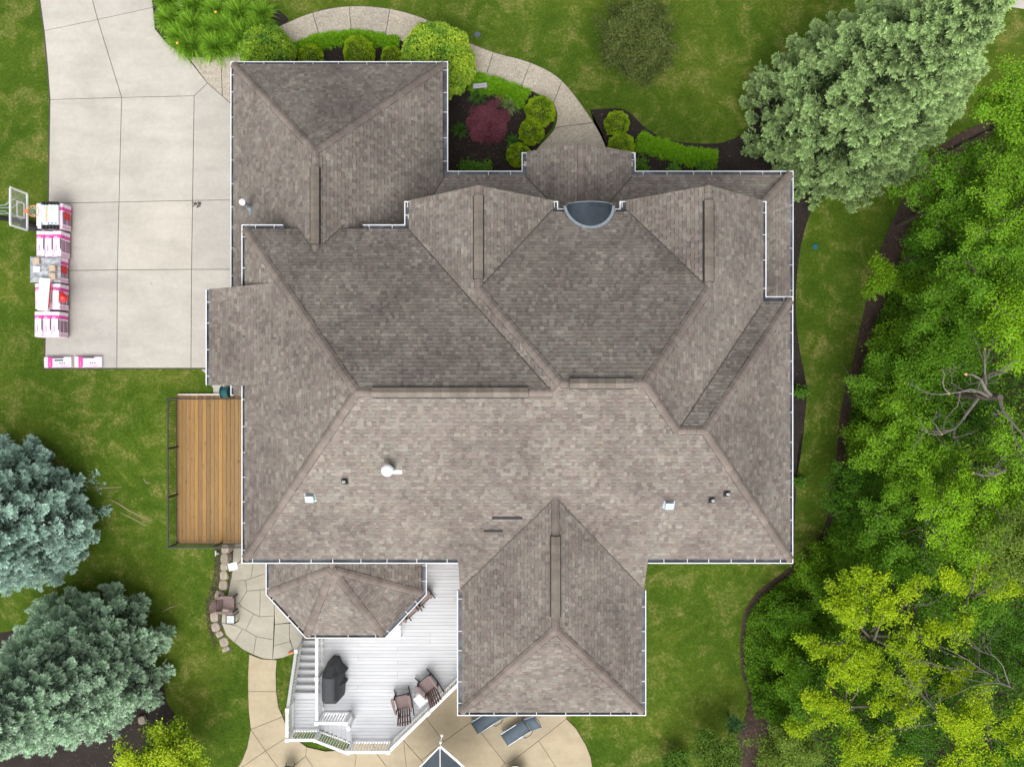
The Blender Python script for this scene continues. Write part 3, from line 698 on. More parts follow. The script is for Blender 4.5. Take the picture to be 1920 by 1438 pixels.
gutter([(-3.5, 6.8), (-4.02, 6.8), (-4.02, 5.93), (-5.57, 5.93)], U - .02)
gutter([(2.1, 6.52), (1.72, 6.52), (1.72, 6.8), (1.3, 6.8)], U - .02)
gutter([(4.45, 6.8), (4.02, 6.8), (4.02, 6.52), (3.6, 6.52)], U - .02)
gutter([(-2.11, -7.95), (-2.11, -12.77), (5.16, -12.77), (5.16, -7.95)], 5.08)
gutter([(-11.66, 3.58), (-11.66, -.07)], 5.36)
gutter([(11.66, 3.4), (11.66, 8.8), (5.12, 8.8), (5.12, 9.56), (4.7, 9.56)], L_ - .02)
gutter([(.8, 9.56), (.40, 9.56), (.4, 8.8), (-2.65, 8.8), (-2.65, 13.33), (-11.66, 13.33), (-11.66, -.5), (-11.0, -.5)], L_ - .02)
gutter([p[:2] for p in hx], L_ - .02)
# walls
def wall(poly, z0, z1, m=None, lab=None):
    mb = MB(); mb.prism(ccw(poly), z0, z1); o = mb.build('wall', m or M_siding, house)
    if lab: o['label'] = lab
    return o
wall(rect(-9.65, 9.05, -6.27, 5.45), -3, 5.82, M_brick); wall(rect(9.05, 10.05, -6.27, 2.8), -3, 5.8, M_brick)
wall(rect(-3.6, 1.25, 5.45, 6.35), -.3, 5.85, M_brick); wall(rect(4.45, 9.05, 5.45, 6.35), -.3, 5.85, M_brick); wall(rect(1.25, 4.45, 5.45, 6.1), -.3, 5.85, M_brick)
wall(rect(-11.2, -3.1, .2, 12.88), -.3, 3.1, M_brick); wall(rect(-11.2, -9.65, .35, 3.2), 3.2, 5.3, M_siding)
wall(rect(-1.65, 4.7, -12.3, -6.27), -3, 5.0, M_brick); wall(rect(9.05, 11.2, 3.6, 8.35), -.3, 3.0, M_brick); wall(rect(5.3, 9.05, 6.35, 8.35), -.3, 3.0, M_brick); wall(rect(-3.1, .2, 6.35, 8.35), -.3, 3.0, M_brick)
wall(inset_poly([p[:2] for p in hx], .45), -3, 2.95, M_siding)
for P_, Q_, xa, xb, xc in ((WA, G1E, -3.9, -1.15, 1.6), (G2W, EA, 4.14, 6.76, 9.38)):
    mb = MB(); y = 6.35; pts = [(xa, pz(P_, xa, 0)), (xb, pz(P_, xb, 0)), (xc, pz(Q_, xc, 0))]
    vs = [(x, yy, z - .17) for yy in (y, y - .2) for x, z in pts]
    mb.add(vs, [(0, 2, 1), (3, 4, 5), (0, 1, 4, 3), (1, 2, 5, 4), (2, 0, 3, 5)]); mb.build('gable_wall', M_siding, house)
mb = MB(); vs = [(x, yy, pz(EW, x if x < 2.76 else 5.52 - x, 0) - .17) for yy in (9.2, 9.0) for x in (.5, 2.76, 5.02)]
mb.add(vs, [(0, 2, 1), (3, 4, 5), (0, 1, 4, 3), (1, 2, 5, 4), (2, 0, 3, 5)]); mb.build('gable_wall', M_siding, house)
for x in (.75, 4.77):
    mb = MB(); mb.box((x, 9.1, 1.4), (.3, .3, 2.9)); mb.build('porch_post', M_white, house)
# windows and garage doors on the walls
def window(c, w, h, n):
    f = MB(); n = Vector(n); t = Vector((-n.y, n.x, 0)); c = Vector(c)
    m_ = Matrix((t, n, Vector((0, 0, 1)))).transposed()
    for dx, dz, ww, hh in ((0, h / 2, w + .16, .1), (0, -h / 2, w + .16, .1), (-w / 2, 0, .1, h - .1), (w / 2, 0, .1, h - .1), (0, 0, .05, h - .1)):
        f.box(c + t * dx + Vector((0, 0, dz)), (ww, .08, hh), rot=m_)
    fr_ = f.build('window', M_white, house); q = MB(); q.box(c - n * .0, (w - .1, .03, h - .1), rot=m_); q.build('pane', M_win, fr_)
for x in (-8, -5.5): window((x, -6.29, 4.4), 1.4, 1.3, (0, -1, 0))
for x in (6.2, 8.4): window((x, -6.29, 4.4), 1.2, 1.3, (0, -1, 0)); window((x, -6.29, 1.4), 1.4, 1.6, (0, -1, 0))
for x in (0.2, 2.9): window((x, -12.32, 3.2), 1.6, 1.8, (0, -1, 0)); window((x, -12.32, 0), 1.6, 1.8, (0, -1, 0))
for y in (-4, -1): window((10.07, y, 4.4), 1.2, 1.3, (1, 0, 0)); window((-9.67, y, 1.6), 1.6, 2.0, (-1, 0, 0))
for x in (-1.15, 6.76): window((x, 6.37, 5.0), 1.6, 1.4, (0, 1, 0))
for y in (2.2, 5.6, 9.0):
    mb = MB()
    for k in range(4): mb.box((-11.23, y, .35 + .56 * k), (.06, 2.6, .53))
    mb.build('garage_door', M_white, house)
# arched dark metal hood set into the front slope
hood = MB(); n = 20; nn_ = 8; rx, rz_ = .86, .60; cx = 2.87; zf = 5.9
rows = []
for i in range(n + 1):
    a = math.pi * i / n; x = cx - rx * math.cos(a); z = zf + rz_ * math.sin(a)
    yb = 6.7 - (z - U) / .62 - .06
    rows.append([(x, 6.62 + (yb - 6.62) * k / nn_, z + .01) for k in range(nn_ + 1)])
vs = [p for r_ in rows for p in r_]
hood.add(vs, [(i * (nn_ + 1) + k, (i + 1) * (nn_ + 1) + k, (i + 1) * (nn_ + 1) + k + 1, i * (nn_ + 1) + k + 1) for i in range(n) for k in range(nn_)])
hood.add([r_[0] for r_ in rows], [tuple(range(n + 1))])
hd = hood.build('arched_hood', M_darksteel, house, smooth=True); hd['label'] = 'dark metal arched hood above the entry'
fl = MB()
for i in range(n):
    a0, a1 = math.pi * i / n, math.pi * (i + 1) / n
    q = []
    for a in (a0, a1):
        for rr in (1.0, 1.12):
            x = cx - rx * rr * math.cos(a); z = zf + rz_ * math.sin(a) * rr; y = 6.7 - (z - U) / .62
            q.append((x, min(y, 6.60), U + (6.7 - min(y, 6.6)) * .62 + .035))
    fl.add(q, [(0, 1, 3, 2)])
fl.build('flashing', M_steel, hd, smooth=True)
fl = MB(); fl.tube([(cx - rx * math.cos(math.pi * i / n), 6.63, zf + rz_ * math.sin(math.pi * i / n)) for i in range(n + 1)], .018, 5); fl.build('rim', M_steel, hd)
# pipes and vents on the roof
def onroof(P, px, py):
    z = 8.0
    for _ in range(20): x, y = W(px, py, z); z = pz(P, x, y)
    return x, y, z
x, y, z = onroof(GW, 469, 389)
mb = MB(); mb.lathe([(.16, -.1), (.14, .08), (.085, .14), (.085, .74), (.13, .745), (.13, .80), (.02, .86)], (x, y, z), 14); o = mb.build('vent_pipe', M_steel, house, smooth=False); o['label'] = 'galvanised vent pipe on the garage roof'
mb = MB(); mb.lathe([(.125, .0), (.125, .05), (.01, .1)], (x, y, z + .8), 14); mb.build('cap', M_white, o)
mb = MB(); mb.box((x + .02, y - .22, pz(GW, x + .02, 0) + .03), (.16, .26, .03), rot=Matrix.Rotation(-math.atan(.81), 3, 'Y')); mb.build('flashing', M_steel, o)
x, y, z = onroof(MS, 734, 878)
mb = MB(); mb.lathe([(.16, -.12), (.14, .05), (.14, .50)], (x, y, z), 16); o = mb.build('vent_pipe', M_steel, house); o['label'] = 'wide vent pipe with a round white cap'
mb = MB(); mb.lathe([(.17, .50), (.20, .54), (.20, .62), (.14, .68), (.01, .70)], (x - .04, y, z), 18); mb.build('cap', M_white, o)
mb = MB(); mb.box((x + .18, y - .12, pz(MS, 0, y - .12) + .03), (.34, .16, .03), rot=Matrix.Rotation(math.atan(.6176), 3, 'X')); mb.build('flashing', M_white, o)
for px, py, lab in ((647, 902, 'black plumbing boot nearest the white capped pipe'), (1334, 937, 'black plumbing boot beside the square vent'), (1362, 925, 'black plumbing boot nearest the right hip')):
    x, y, z = onroof(MS, px, py); rt = Matrix.Rotation(math.atan(.6176), 3, 'X')
    mb = MB(); mb.box((x, y + .0, z + .02), (.24, .26, .025), rot=rt); mb.lathe([(.10, -.02), (.085, .08), (.05, .12)], (x, y, z), 12); o = mb.build('plumbing_boot', M_black, house); o['label'] = lab
    mb = MB(); mb.lathe([(.045, .05), (.045, .24), (.03, .24), (.03, .1)], (x, y, z), 10); mb.build('pipe', M_white, o)
for px, py, lab in ((582, 933, 'square grey vent on the left of the rear slope'), (1254, 946, 'square grey vent on the right of the rear slope')):
    x, y, z = onroof(MS, px, py); rt = Matrix.Rotation(math.atan(.6176), 3, 'X')
    mb = MB(); mb.box((x, y, z + .015), (.40, .34, .012), rot=rt); mb.box((x, y - .02, z + .09), (.29, .25, .14), rot=rt); o = mb.build('box_vent', M_steel, house); o['label'] = lab
    mb = MB(); mb.box((x, y - .02, z + .165), (.27, .23, .012), rot=rt); mb.build('hood', M_white, o)
for px, py, w_ in ((951, 971, 1.08), (925, 995, .68)):
    x, y, z = onroof(MS, px, py); mb = MB(); mb.box((x, y, z + .028), (w_, .11, .008), rot=Matrix.Rotation(math.atan(.6176), 3, 'X')); mb.build('repair_patch', M_patch, house)

# ------------------------------------------------------------------ stained wood deck with dark railing
def railing(root, a, b, z, h, mr, mbal, pitch=.11, bw=.018, posts=(), tw=.05, pw=.06, z2=None, top_w=None, rail_name='railing', cap=False, ph=.04):
    """one straight run: top and bottom rail mesh with baluster and post children"""
    a = Vector((a[0], a[1], z)); b = Vector((b[0], b[1], z if z2 is None else z2)); d = b - a; L = math.hypot(d.x, d.y)
    mb = MB(); hh = Vector((0, 0, h)); mb.bar(a + hh, b + hh, top_w or tw, ph); mb.bar(a + Vector((0, 0, .09)), b + Vector((0, 0, .09)), tw * .8, .035)
    r_ = mb.build(rail_name, mr, root); n = max(1, int(L / pitch))
    for i in range(1, n):
        p = a + d * (i / n); q = MB(); q.box((p.x, p.y, p.z + .09 + (h - .12) / 2), (bw, bw, h - .12), rz=math.atan2(d.y, d.x)); q.build('baluster', mbal, r_)
    for t in posts:
        p = a + d * t; q = MB(); q.box((p.x, p.y, p.z + (h + .03) / 2 - .05), (pw, pw, h + .13), rz=math.atan2(d.y, d.x))
        if cap: q.box((p.x, p.y, p.z + h + .05), (pw + .05, pw + .05, .035), rz=math.atan2(d.y, d.x))
        q.build('railing_post', mr, r_)
    return r_
ZD = .10
wd = thing('wood_deck', 'brown stained wood deck with a dark metal railing on the left of the house', 'deck', (-13.2, -3.9, 0))
x0 = -15.18; bx = .1835
for i in range(20):
    xa = x0 + i * bx; mb = MB(); w_ = bx - .012
    if xa > -11.3: break
    mb.box((xa + w_ / 2, -3.87, ZD - .02), (w_, 6.68, .04)); mb.build('board', M_wood, wd)
mb = MB(); mb.box((-13.2, -.50, ZD - .12), (3.95, .05, .3)); o = mb.build('fascia_board', M_wrail, wd)
mb = MB(); mb.box((-15.22, -3.87, ZD - .15), (.04, 6.75, .26)); mb.build('fascia_board', M_wood, wd)
mb = MB(); mb.box((-13.2, -7.24, ZD - .15), (3.95, .04, .26)); mb.build('fascia_board', M_wood, wd)
mb = MB()
for y in (-.8, -2.3, -3.9, -5.5, -7.0): mb.box((-13.2, y, ZD - .16), (3.9, .05, .2))
mb.build('joist', M_wood, wd)
for x in (-15.0, -13.0, -11.6):
    for y in (-3.9, -7.0):
        if x < -12: mb = MB(); mb.box((x, y, (ZD - .26 + terr(y) - .3) / 2), (.14, .14, ZD - .26 - terr(y) + .3)); mb.build('post', M_wood, wd)
railing(wd, (-15.2, -.68), (-15.2, -7.24), ZD, .93, M_rail, M_rail, .107, .02, (0, .335, .665, 1), .045, .07)
railing(wd, (-15.2, -7.24), (-11.2, -7.24), ZD, .93, M_rail, M_rail, .107, .02, (.5,), .045, .07)
railing(wd, (-15.2, -.68), (-11.0, -.68), ZD, .93, M_rail, M_rail, .5, .02, (.6,), .045, .05)

# ------------------------------------------------------------------ white deck with stairs
wh = thing('white_deck', 'white raised deck with vinyl railings and two flights of stairs behind the house', 'deck', (-5.5, -12, -2.6))
BP = .1605
def deck_right(y): return -1.7 if y > -12.6 else (-5.48 + (y + 16.3) * (3.78 / 3.7))
k = 0; y = -6.5
while y > -16.25:
    y1 = max(y - BP, -16.3); xl = -8.55 if y1 > -14.98 else -7.31
    a, b = deck_right(y), deck_right(y1)
    if (a + b) / 2 - xl > .15:
        cuts = [xl]
        if rnd.random() < .6: cuts.append(rnd.choice([-7.0, -5.2, -3.7, -2.6]))
        cuts = [c for c in cuts if c < min(a, b) - .4] + [None]
        for i in range(len(cuts) - 1):
            l = cuts[i]; r0, r1 = (a, b) if cuts[i + 1] is None else (cuts[i + 1] - .006,) * 2
            y_, y1_ = y - .003, y1 + .003
            if r0 - l < .1: continue
            mb = MB(); mb.prism([(l, y1_), (r1, y1_), (r0, y_), (l, y_)], ZD - .03, ZD, bev=.003); mb.build('board', M_deckw, wh)
    y = y1
outl = [(-8.55, -6.4), (-8.55, -14.98), (-7.31, -14.98), (-7.31, -16.3), (-5.48, -16.3), (-1.75, -12.65), (-1.75, -6.4)]
mb = MB(); q = inset_poly(outl, .03); mb.prism(ccw(q), ZD - .06, ZD - .036); o = mb.build('board_gap', M_grey, wh)
mb = MB()
for i in range(1, 5): mb.bar((*outl[i - 0], ZD - .16), (*outl[i + 1], ZD - .16), .04, .26)
mb.bar((*outl[0], ZD - .16), (*outl[1], ZD - .16), .04, .26); mb.build('rim_board', M_wrail, wh)
for x, y in ((-8.4, -14.8), (-5.6, -16.1), (-7.2, -16.1), (-4, -14.6), (-8.4, -11.0)):
    mb = MB(); mb.box((x, y, (ZD - .1 - 2.6) / 2), (.14, .14, 2.6)); mb.build('post', M_wrail, wh)
# lower flight, landing, upper flight
for k in range(8):
    z = -2.6 + .18 * (k + 1); y_ = -12.6 - k * .2875
    mb = MB(); mb.box((-9.475, y_ - .15, z - .02), (1.64, .30, .04)); mb.build('stair_tread', M_deckw, wh)
    mb = MB(); mb.box((-9.475, y_ - .01, z - .11), (1.60, .02, .14)); mb.build('stair_riser', M_wrail, wh)
mb = MB()
for x in (-10.33, -8.63): mb.bar((x, -12.5, -2.62), (x, -14.95, -1.12), .04, .3)
mb.bar((-9.0, -15.17, -1.1), (-7.3, -15.17, .05), .04, .26); mb.bar((-9.0, -16.32, -1.2), (-7.3, -16.32, .0), .04, .26); mb.build('stringer', M_wrail, wh)
y = -14.93
for k in range(9):
    mb = MB(); mb.box((-9.68, y - .083, -1.16 - .02), (1.36 if y > -15.3 else 1.36, .155, .035)); mb.build('board', M_deckw, wh); y -= .1645
mb = MB(); mb.box((-9.68, -15.67, -1.23), (1.33, 1.45, .06)); mb.build('landing_frame', M_grey, wh)
for k in range(7):
    z = -1.16 + .18 * (k + 1); xx = -9.03 + k * .245
    mb = MB(); mb.box((xx + .125, -15.72, z - .02), (.218, 1.06, .04)); mb.build('stair_tread', M_deckw, wh)
    mb = MB(); mb.box((xx + .004, -15.72, z - .13), (.02, 1.0, .16)); mb.build('stair_riser', M_grey, wh)  # grey colour paints in the shadow lines between the upper treads
kw = dict(pitch=.125, bw=.036, tw=.09, pw=.12, top_w=.13, cap=True, ph=.05)
def wr(a, b, z, h=.93, posts=(), z2=None): return railing(wh, a, b, z, h, M_wrail, M_wrail, posts=posts, z2=z2, **kw)
wr((-8.62, -10.9), (-8.62, -14.98), ZD, posts=(.52, 1))
wr((-8.62, -14.98), (-7.33, -14.98), ZD, posts=(1,))
wr((-7.22, -16.26), (-5.46, -16.26), ZD, posts=(0, 1))
wr((-5.46, -16.26), (-1.85, -12.75), ZD, posts=(.49,))
wr((-7.33, -14.98), (-7.22, -15.2), ZD, posts=(1,))
wr((-10.3, -12.75), (-10.3, -14.95), -2.42, posts=(0, 1), z2=-1.12)
wr((-10.33, -14.95), (-10.33, -16.36), -1.16, posts=(1,))
wr((-10.33, -16.36), (-9.03, -16.36), -1.16, posts=(1,))
wr((-9.03, -16.36), (-7.22, -16.36), -1.1, z2=.05)

# ------------------------------------------------------------------ chairs and tables
def rocking_chair(label, loc, rz, group=None):
    t = thing('rocking_chair', label, 'chair', loc, rz, group); t.scale = (1.1, 1.1, 1.05)     # sitter looks along local +y
    def part(name, f, m):
        mb = MB(); f(mb); return mb.build(name, m, t, world=False)
    for i in range(7):
        y = .27 - i * .075; z = .43 - (6 - abs(i)) * 0 - .0 - i * .012
        part('seat_slat', lambda mb: mb.box((0, y, z), (.52, .066, .022)), M_brown)
    for i in range(6):
        x = -.21 + i * .084; top = 1.10 - abs(i - 2.5) ** 2 * .018; fx = x * .25
        part('back_slat', lambda mb: mb.bar((x, -.20, .36), (x + fx, -.20 - .44, top - .06), .062, .018, up=(0, 1, .4)), M_brown2)
    part('back_rail', lambda mb: mb.bar((-.25, -.41, .69), (.25, -.41, .69), .02, .06), M_brown2)
    part('back_rail', lambda mb: mb.bar((-.25, -.56, .90), (.25, -.56, .90), .02, .06), M_brown2)
    for s in (-1, 1):
        part('armrest', lambda mb: mb.prism(ccw([(s * .27, .30), (s * .30, .36), (s * .38, .36), (s * .41, .28), (s * .39, -.02), (s * .35, -.32), (s * .29, -.34), (s * .28, -.05)]), .62, .645, bev=.006), M_brown)
        part('leg', lambda mb: mb.box((s * .30, .26, .35), (.035, .08, .55)), M_brown3)
        part('leg', lambda mb: mb.bar((s * .30, -.28, .64), (s * .30, -.22, .1), .035, .07), M_brown3)
        part('rocker', lambda mb: [mb.bar(p, q, .035, .06) for p, q in zip([(s * .30, .52 - .1 * j, .04 + (.52 - .1 * j) ** 2 * .32) for j in range(13)], [(s * .30, .42 - .1 * j, .04 + (.42 - .1 * j) ** 2 * .32) for j in range(12)])], M_brown3)
        part('side_rail', lambda mb: mb.bar((s * .27, .30, .41), (s * .27, -.25, .33), .02, .09), M_brown3)
    part('front_rail', lambda mb: mb.box((0, .33, .37), (.62, .025, .09)), M_brown3)
    part('stretcher', lambda mb: mb.box((0, -.24, .22), (.58, .03, .05)), M_brown3)
    return t
def at(px, py, z): x, y = W(px, py, z); return (x, y)
a = at(755, 1322, .55); rocking_chair('brown slatted rocking chair nearest the grill, at the railing', (a[0], a[1] + .08, ZD), R(12))
b = at(802, 1286, .55); rocking_chair('brown slatted rocking chair nearest the rear wing roof, at the railing', (b[0], b[1], ZD), R(38))
c = at(768, 1150, .55); rocking_chair('brown rocking chair half under the sunroom eave, the nearer one to the white table', (c[0] - .10, c[1] + .22, ZD), R(222))
d = at(795, 1126, .55); rocking_chair('brown rocking chair half under the sunroom eave, the farther one from the white table', (d[0] - .16, d[1] + .22, ZD), R(222))
def side_table(label, loc, rz, w=.52, h=.5, m=M_wrail, mtop=None, group=None, leg=M_wrail):
    t = thing('side_table', label, 'table', loc, rz, group)
    mb = MB(); mb.prism(rect(-w / 2, w / 2, -w / 2, w / 2), h - .035, h, bev=.008); mb.build('tabletop', m, t, world=False)
    if mtop: mb = MB(); mb.box((0, 0, h + .004), (w * .76, w * .76, .008)); mb.build('glass_top', mtop, t, world=False)
    for sx in (-1, 1):
        for sy in (-1, 1): mb = MB(); mb.bar((sx * (w / 2 - .04), sy * (w / 2 - .04), h - .03), (sx * (w / 2 - .02), sy * (w / 2 - .02), 0), .045, .045); mb.build('leg', leg, t, world=False)
    mb = MB()
    for s in (-1, 1): mb.box((0, s * (w / 2 - .05), h - .07), (w - .1, .02, .06)); mb.box((s * (w / 2 - .05), 0, h - .07), (.02, w - .1, .06))
    mb.build('apron', m, t, world=False); return t
e = at(789, 1312, ZD + .5); side_table('square white side table between the two rocking chairs at the railing', (e[0], e[1], ZD), R(38), .50)
e = at(738, 1185, ZD + .5); side_table('white side table half under the sunroom eave corner', (e[0], e[1], ZD), R(0), .62)
# brown seat just showing under the eave beside that table
e = at(424, 1133, PZ + .45); x_, y_ = e
t = thing('patio_chair', 'brown slatted patio chair facing the house beside the boulder wall', 'chair', (x_, y_, PZ), R(-90))
def part(name, f, m):
    mb = MB(); f(mb); return mb.build(name, m, t, world=False)
for i in range(8): part('seat_slat', lambda mb: mb.box((0, .34 - i * .072, .40 - i * .014), (.56, .064, .022)), M_brown)
for i in range(7): part('back_slat', lambda mb: mb.bar(((i - 3) * .082, -.22, .32), ((i - 3) * .10, -.60, .98 - abs(i - 3) ** 2 * .018), .074, .02, up=(0, 1, .5)), M_brown)
part('back_rail', lambda mb: mb.bar((-.3, -.40, .60), (.3, -.40, .60), .02, .07), M_brown3)
for s in (-1, 1):
    part('armrest', lambda mb: mb.prism(ccw([(s * .30, .38), (s * .44, .38), (s * .46, .1), (s * .43, -.30), (s * .36, -.45), (s * .28, -.42), (s * .31, .0)]), .58, .61, bev=.008), M_brown)
    part('leg', lambda mb: mb.bar((s * .36, .33, .58), (s * .36, .36, 0), .05, .07), M_brown3)
    part('leg', lambda mb: mb.bar((s * .34, -.3, .58), (s * .34, -.5, 0), .05, .07), M_brown3)
part('front_rail', lambda mb: mb.box((0, .375, .33), (.66, .025, .12)), M_brown3)
e = at(432, 1161, PZ + .45); side_table('small brown side table with a pale glass top beside the patio chair', (e[0], e[1], PZ), 0, .47, .45, M_brown3, M_glass, leg=M_brown3)
def lounger(label, px, py, rz):
    x, y = at(px, py, PZ + .35); t = thing('sun_lounger', label, 'sun lounger', (x, y, PZ), rz, 'grey loungers on the back patio')
    def part(name, f, m, me=False):
        mb = MB(); f(mb); return mb.build(name, m, t, world=False)
    n = 10; mb = MB(); vs = []
    for i in range(n + 1): s = i / n; yy = -.95 + 1.3 * s; vs += [(-.31, yy, .34 - .02 * math.sin(math.pi * s)), (0, yy, .31 - .03 * math.sin(math.pi * s)), (.31, yy, .34 - .02 * math.sin(math.pi * s))]
    mb.add(vs, [(i * 3 + k, i * 3 + k + 1, i * 3 + k + 4, i * 3 + k + 3) for i in range(n) for k in (0, 1)])
    o = mb.build('seat_sling', M_sling, t, world=False, smooth=True); sm = o.modifiers.new('thickness', 'SOLIDIFY'); sm.thickness = .012
    mb = MB(); mb.add([(-.31, .38, .35), (.31, .38, .35), (.31, .93, .66), (-.31, .93, .66), (0, .38, .33), (0, .93, .63)], [(0, 4, 5, 3), (4, 1, 2, 5)])
    o = mb.build('back_sling', M_sling, t, world=False, smooth=True); sm = o.modifiers.new('thickness', 'SOLIDIFY'); sm.thickness = .012
    for s in (-1, 1):
        part('side_rail', lambda mb: mb.tube([(s * .33, -.97, .33), (s * .33, .36, .35), (s * .33, .95, .68)], .018, 6), M_steel)
        part('leg', lambda mb: mb.tube([(s * .33, -.75, .33), (s * .35, -.85, 0)], .018, 6), M_rail)
        part('leg', lambda mb: mb.tube([(s * .33, .25, .34), (s * .35, .42, 0)], .018, 6), M_rail)
        part('armrest', lambda mb: mb.tube([(s * .36, -.1, .34), (s * .40, .0, .52), (s * .40, .3, .54), (s * .36, .45, .38)], .018, 6), M_rail)
    part('crossbar', lambda mb: mb.tube([(-.33, .95, .68), (0, 1.02, .70), (.33, .95, .68)], .018, 6), M_rail)
    part('crossbar', lambda mb: mb.tube([(-.33, -.97, .33), (.33, -.97, .33)], .018, 6), M_rail)
lounger('grey sling sun lounger in full view on the tan patio below the rear wing', 977, 1367, R(-57))
lounger('grey sling sun lounger mostly hidden under the rear wing eave', 921, 1345, R(-57))
e = at(538, 1446, PZ + .6); t = thing('patio_chair', 'rounded grey chair back poking in at the bottom edge of the photo', 'chair', (e[0], e[1] - .15, PZ))
mb = MB(); mb.lathe([(.30, .38), (.33, .42), (.31, .46), (.05, .47)], (0, 0, 0), 18); mb.build('seat', M_sling, t, world=False)
mb = MB(); mb.add([(.36 * math.cos(a), .36 * math.sin(a), z) for z in (.44, .82) for a in [R(20 + 14 * i) for i in range(11)]], [(i, i + 1, 12 + i, 11 + i) for i in range(10)]); o = mb.build('backrest', M_sling, t, world=False, smooth=True); o.modifiers.new('s', 'SOLIDIFY').thickness = .04
for a in range(4): mb = MB(); mb.tube([(.25 * math.cos(a * 1.57 + .8), .25 * math.sin(a * 1.57 + .8), .4), (.3 * math.cos(a * 1.57 + .8), .3 * math.sin(a * 1.57 + .8), 0)], .02, 6); mb.build('leg', M_rail, t, world=False)
# round fire bowl at the bottom edge
e = at(966, 1456, PZ + .5); t = thing('fire_bowl', 'round dark fire bowl with a white rim at the bottom edge', 'fire bowl', (e[0], e[1], PZ))
mb = MB(); mb.lathe([(.22, 0), (.30, .05), (.38, .42), (.50, .50), (.44, .50), (.41, .46), (.02, .44)], n=28); mb.build('bowl', M_black, t, world=False)
mb = MB(); mb.lathe([(.455, .50), (.455, .53), (.53, .53), (.53, .49)], n=28); mb.build('rim', M_glass, t, world=False)
# square patio umbrella whose corner shows
cz = PZ + 2.55; k = at(830.5, 1398, cz); hw = 1.55; ang = R(2)
t = thing('patio_umbrella', 'dark grey square patio umbrella with white edging at the bottom edge', 'umbrella', (k[0] - .05, k[1] - hw * 1.414, PZ))
cs = [(hw * 1.414 * math.cos(ang + math.pi / 2 * i + math.pi / 2), hw * 1.414 * math.sin(ang + math.pi / 2 * i + math.pi / 2)) for i in range(4)]
mb = MB(); n = 8
for i in range(4):
    a, b = Vector((*cs[i], 2.55)), Vector((*cs[(i + 1) % 4], 2.55)); ap = Vector((0, 0, 3.25)); vs = []
    for r_ in range(n + 1):
        for q in range(n + 1):
            s = r_ / n; u = q / n; p = ap.lerp(a.lerp(b, u), s); p.z -= .10 * math.sin(math.pi * u) * s; vs.append(p)
    mb.add(vs, [(r_ * (n + 1) + q, (r_ + 1) * (n + 1) + q, (r_ + 1) * (n + 1) + q + 1, r_ * (n + 1) + q + 1) for r_ in range(n) for q in range(n)])
o = mb.build('canopy', M_canopy, t, world=False, smooth=True)
for i in range(4):
    a, b = Vector((*cs[i], 2.56)), Vector((*cs[(i + 1) % 4], 2.56)); mb = MB()
    pts = [a.lerp(b, u / 10) + Vector((0, 0, -.10 * math.sin(math.pi * u / 10) + .02)) for u in range(11)]
    for p, q in zip(pts, pts[1:]): mb.bar(p, q, .055 if i % 2 == 0 else .10, .02)
    mb.build('hem', M_wrail, t, world=False)
    mb = MB(); mb.bar((0, 0, 3.285), a + Vector((0, 0, .035)), .05, .02); mb.build('rib', M_wrail, t, world=False)
mb = MB(); mb.tube([(0, 0, 0), (0, 0, 3.3)], .03, 8); mb.build('pole', M_wrail, t, world=False)
mb = MB(); mb.tube([(cs[0][0], cs[0][1] - .02, 2.56), (cs[0][0] + .02, cs[0][1] + .18, 2.52)], .02, 6); mb.lathe([(.01, -.07), (.06, -.04), (.07, 0), (.06, .04), (.01, .07)], (cs[0][0] + .02, cs[0][1] + .16, 2.52), 10); mb.lathe([(.01, -.07), (.06, -.04), (.07, 0), (.06, .04), (.01, .07)], (cs[0][0] + .07, cs[0][1] + .44, 2.45), 10); mb.tube([(cs[0][0] + .02, cs[0][1] + .18, 2.52), (cs[0][0] + .07, cs[0][1] + .42, 2.46)], .018, 6); mb.build('corner_tie', M_wrail, t, world=False)
# covered grill
e = at(619, 1284, ZD + .9); t = thing('covered_grill', 'grill under a black fabric cover on the white deck beside the stairs', 'grill', (e[0], e[1], ZD))
bm = bmesh.new()
def ring(pts, z): return [bm.verts.new((x, y, z)) for x, y in pts]
hwx, hy = .36, .88
base = [(-hwx, -hy + .12), (-hwx + .12, -hy), (hwx - .10, -hy), (hwx + .03, -hy + .12), (hwx + .08, -.25), (hwx + .18, -.12), (hwx + .05, 0), (hwx + .05, .28), (hwx + .20, .38), (hwx + .06, .5), (hwx - .06, .66), (hwx - .16, hy + .05), (-.05, hy + .08), (-hwx + .06, hy - .22), (-hwx, .5), (-hwx - .02, 0)]
r0 = ring(base, .03); r1 = ring([(x * .93, y * .96) for x, y in base], .45); r2 = ring([(max(-.34, min(.33, x * .88)), y * .90) for x, y in base], .92)
r3 = ring([(max(-.25, min(.22, x * .7)), max(-.60, min(.42, y * .72))) for x, y in base], 1.14); r4 = ring([(max(-.12, min(.12, x * .5)), max(-.55, min(.38, y * .66))) for x, y in base], 1.18)
for A_, B_ in ((r0, r1), (r1, r2), (r2, r3), (r3, r4)):
    for i in range(16): bm.faces.new((A_[i], A_[(i + 1) % 16], B_[(i + 1) % 16], B_[i]))
bm.faces.new(r4); bmesh.ops.remove_doubles(bm, verts=bm.verts, dist=.0005)
bmesh.ops.scale(bm, vec=(1.12, 1.04, 1), verts=bm.verts); me = bpy.data.meshes.new('cover'); bm.to_mesh(me); bm.free(); me.materials.append(M_cover)
o = link('cover', me, t); bv = o.modifiers.new('b', 'BEVEL'); bv.width = .03; bv.segments = 2
mb = MB(); mb.lathe([(.16, 0), (.15, .18), (.09, .25), (.01, .27)], (.06, .72, .72), 12); o = mb.build('side_burner_cover', M_cover, t, world=False)
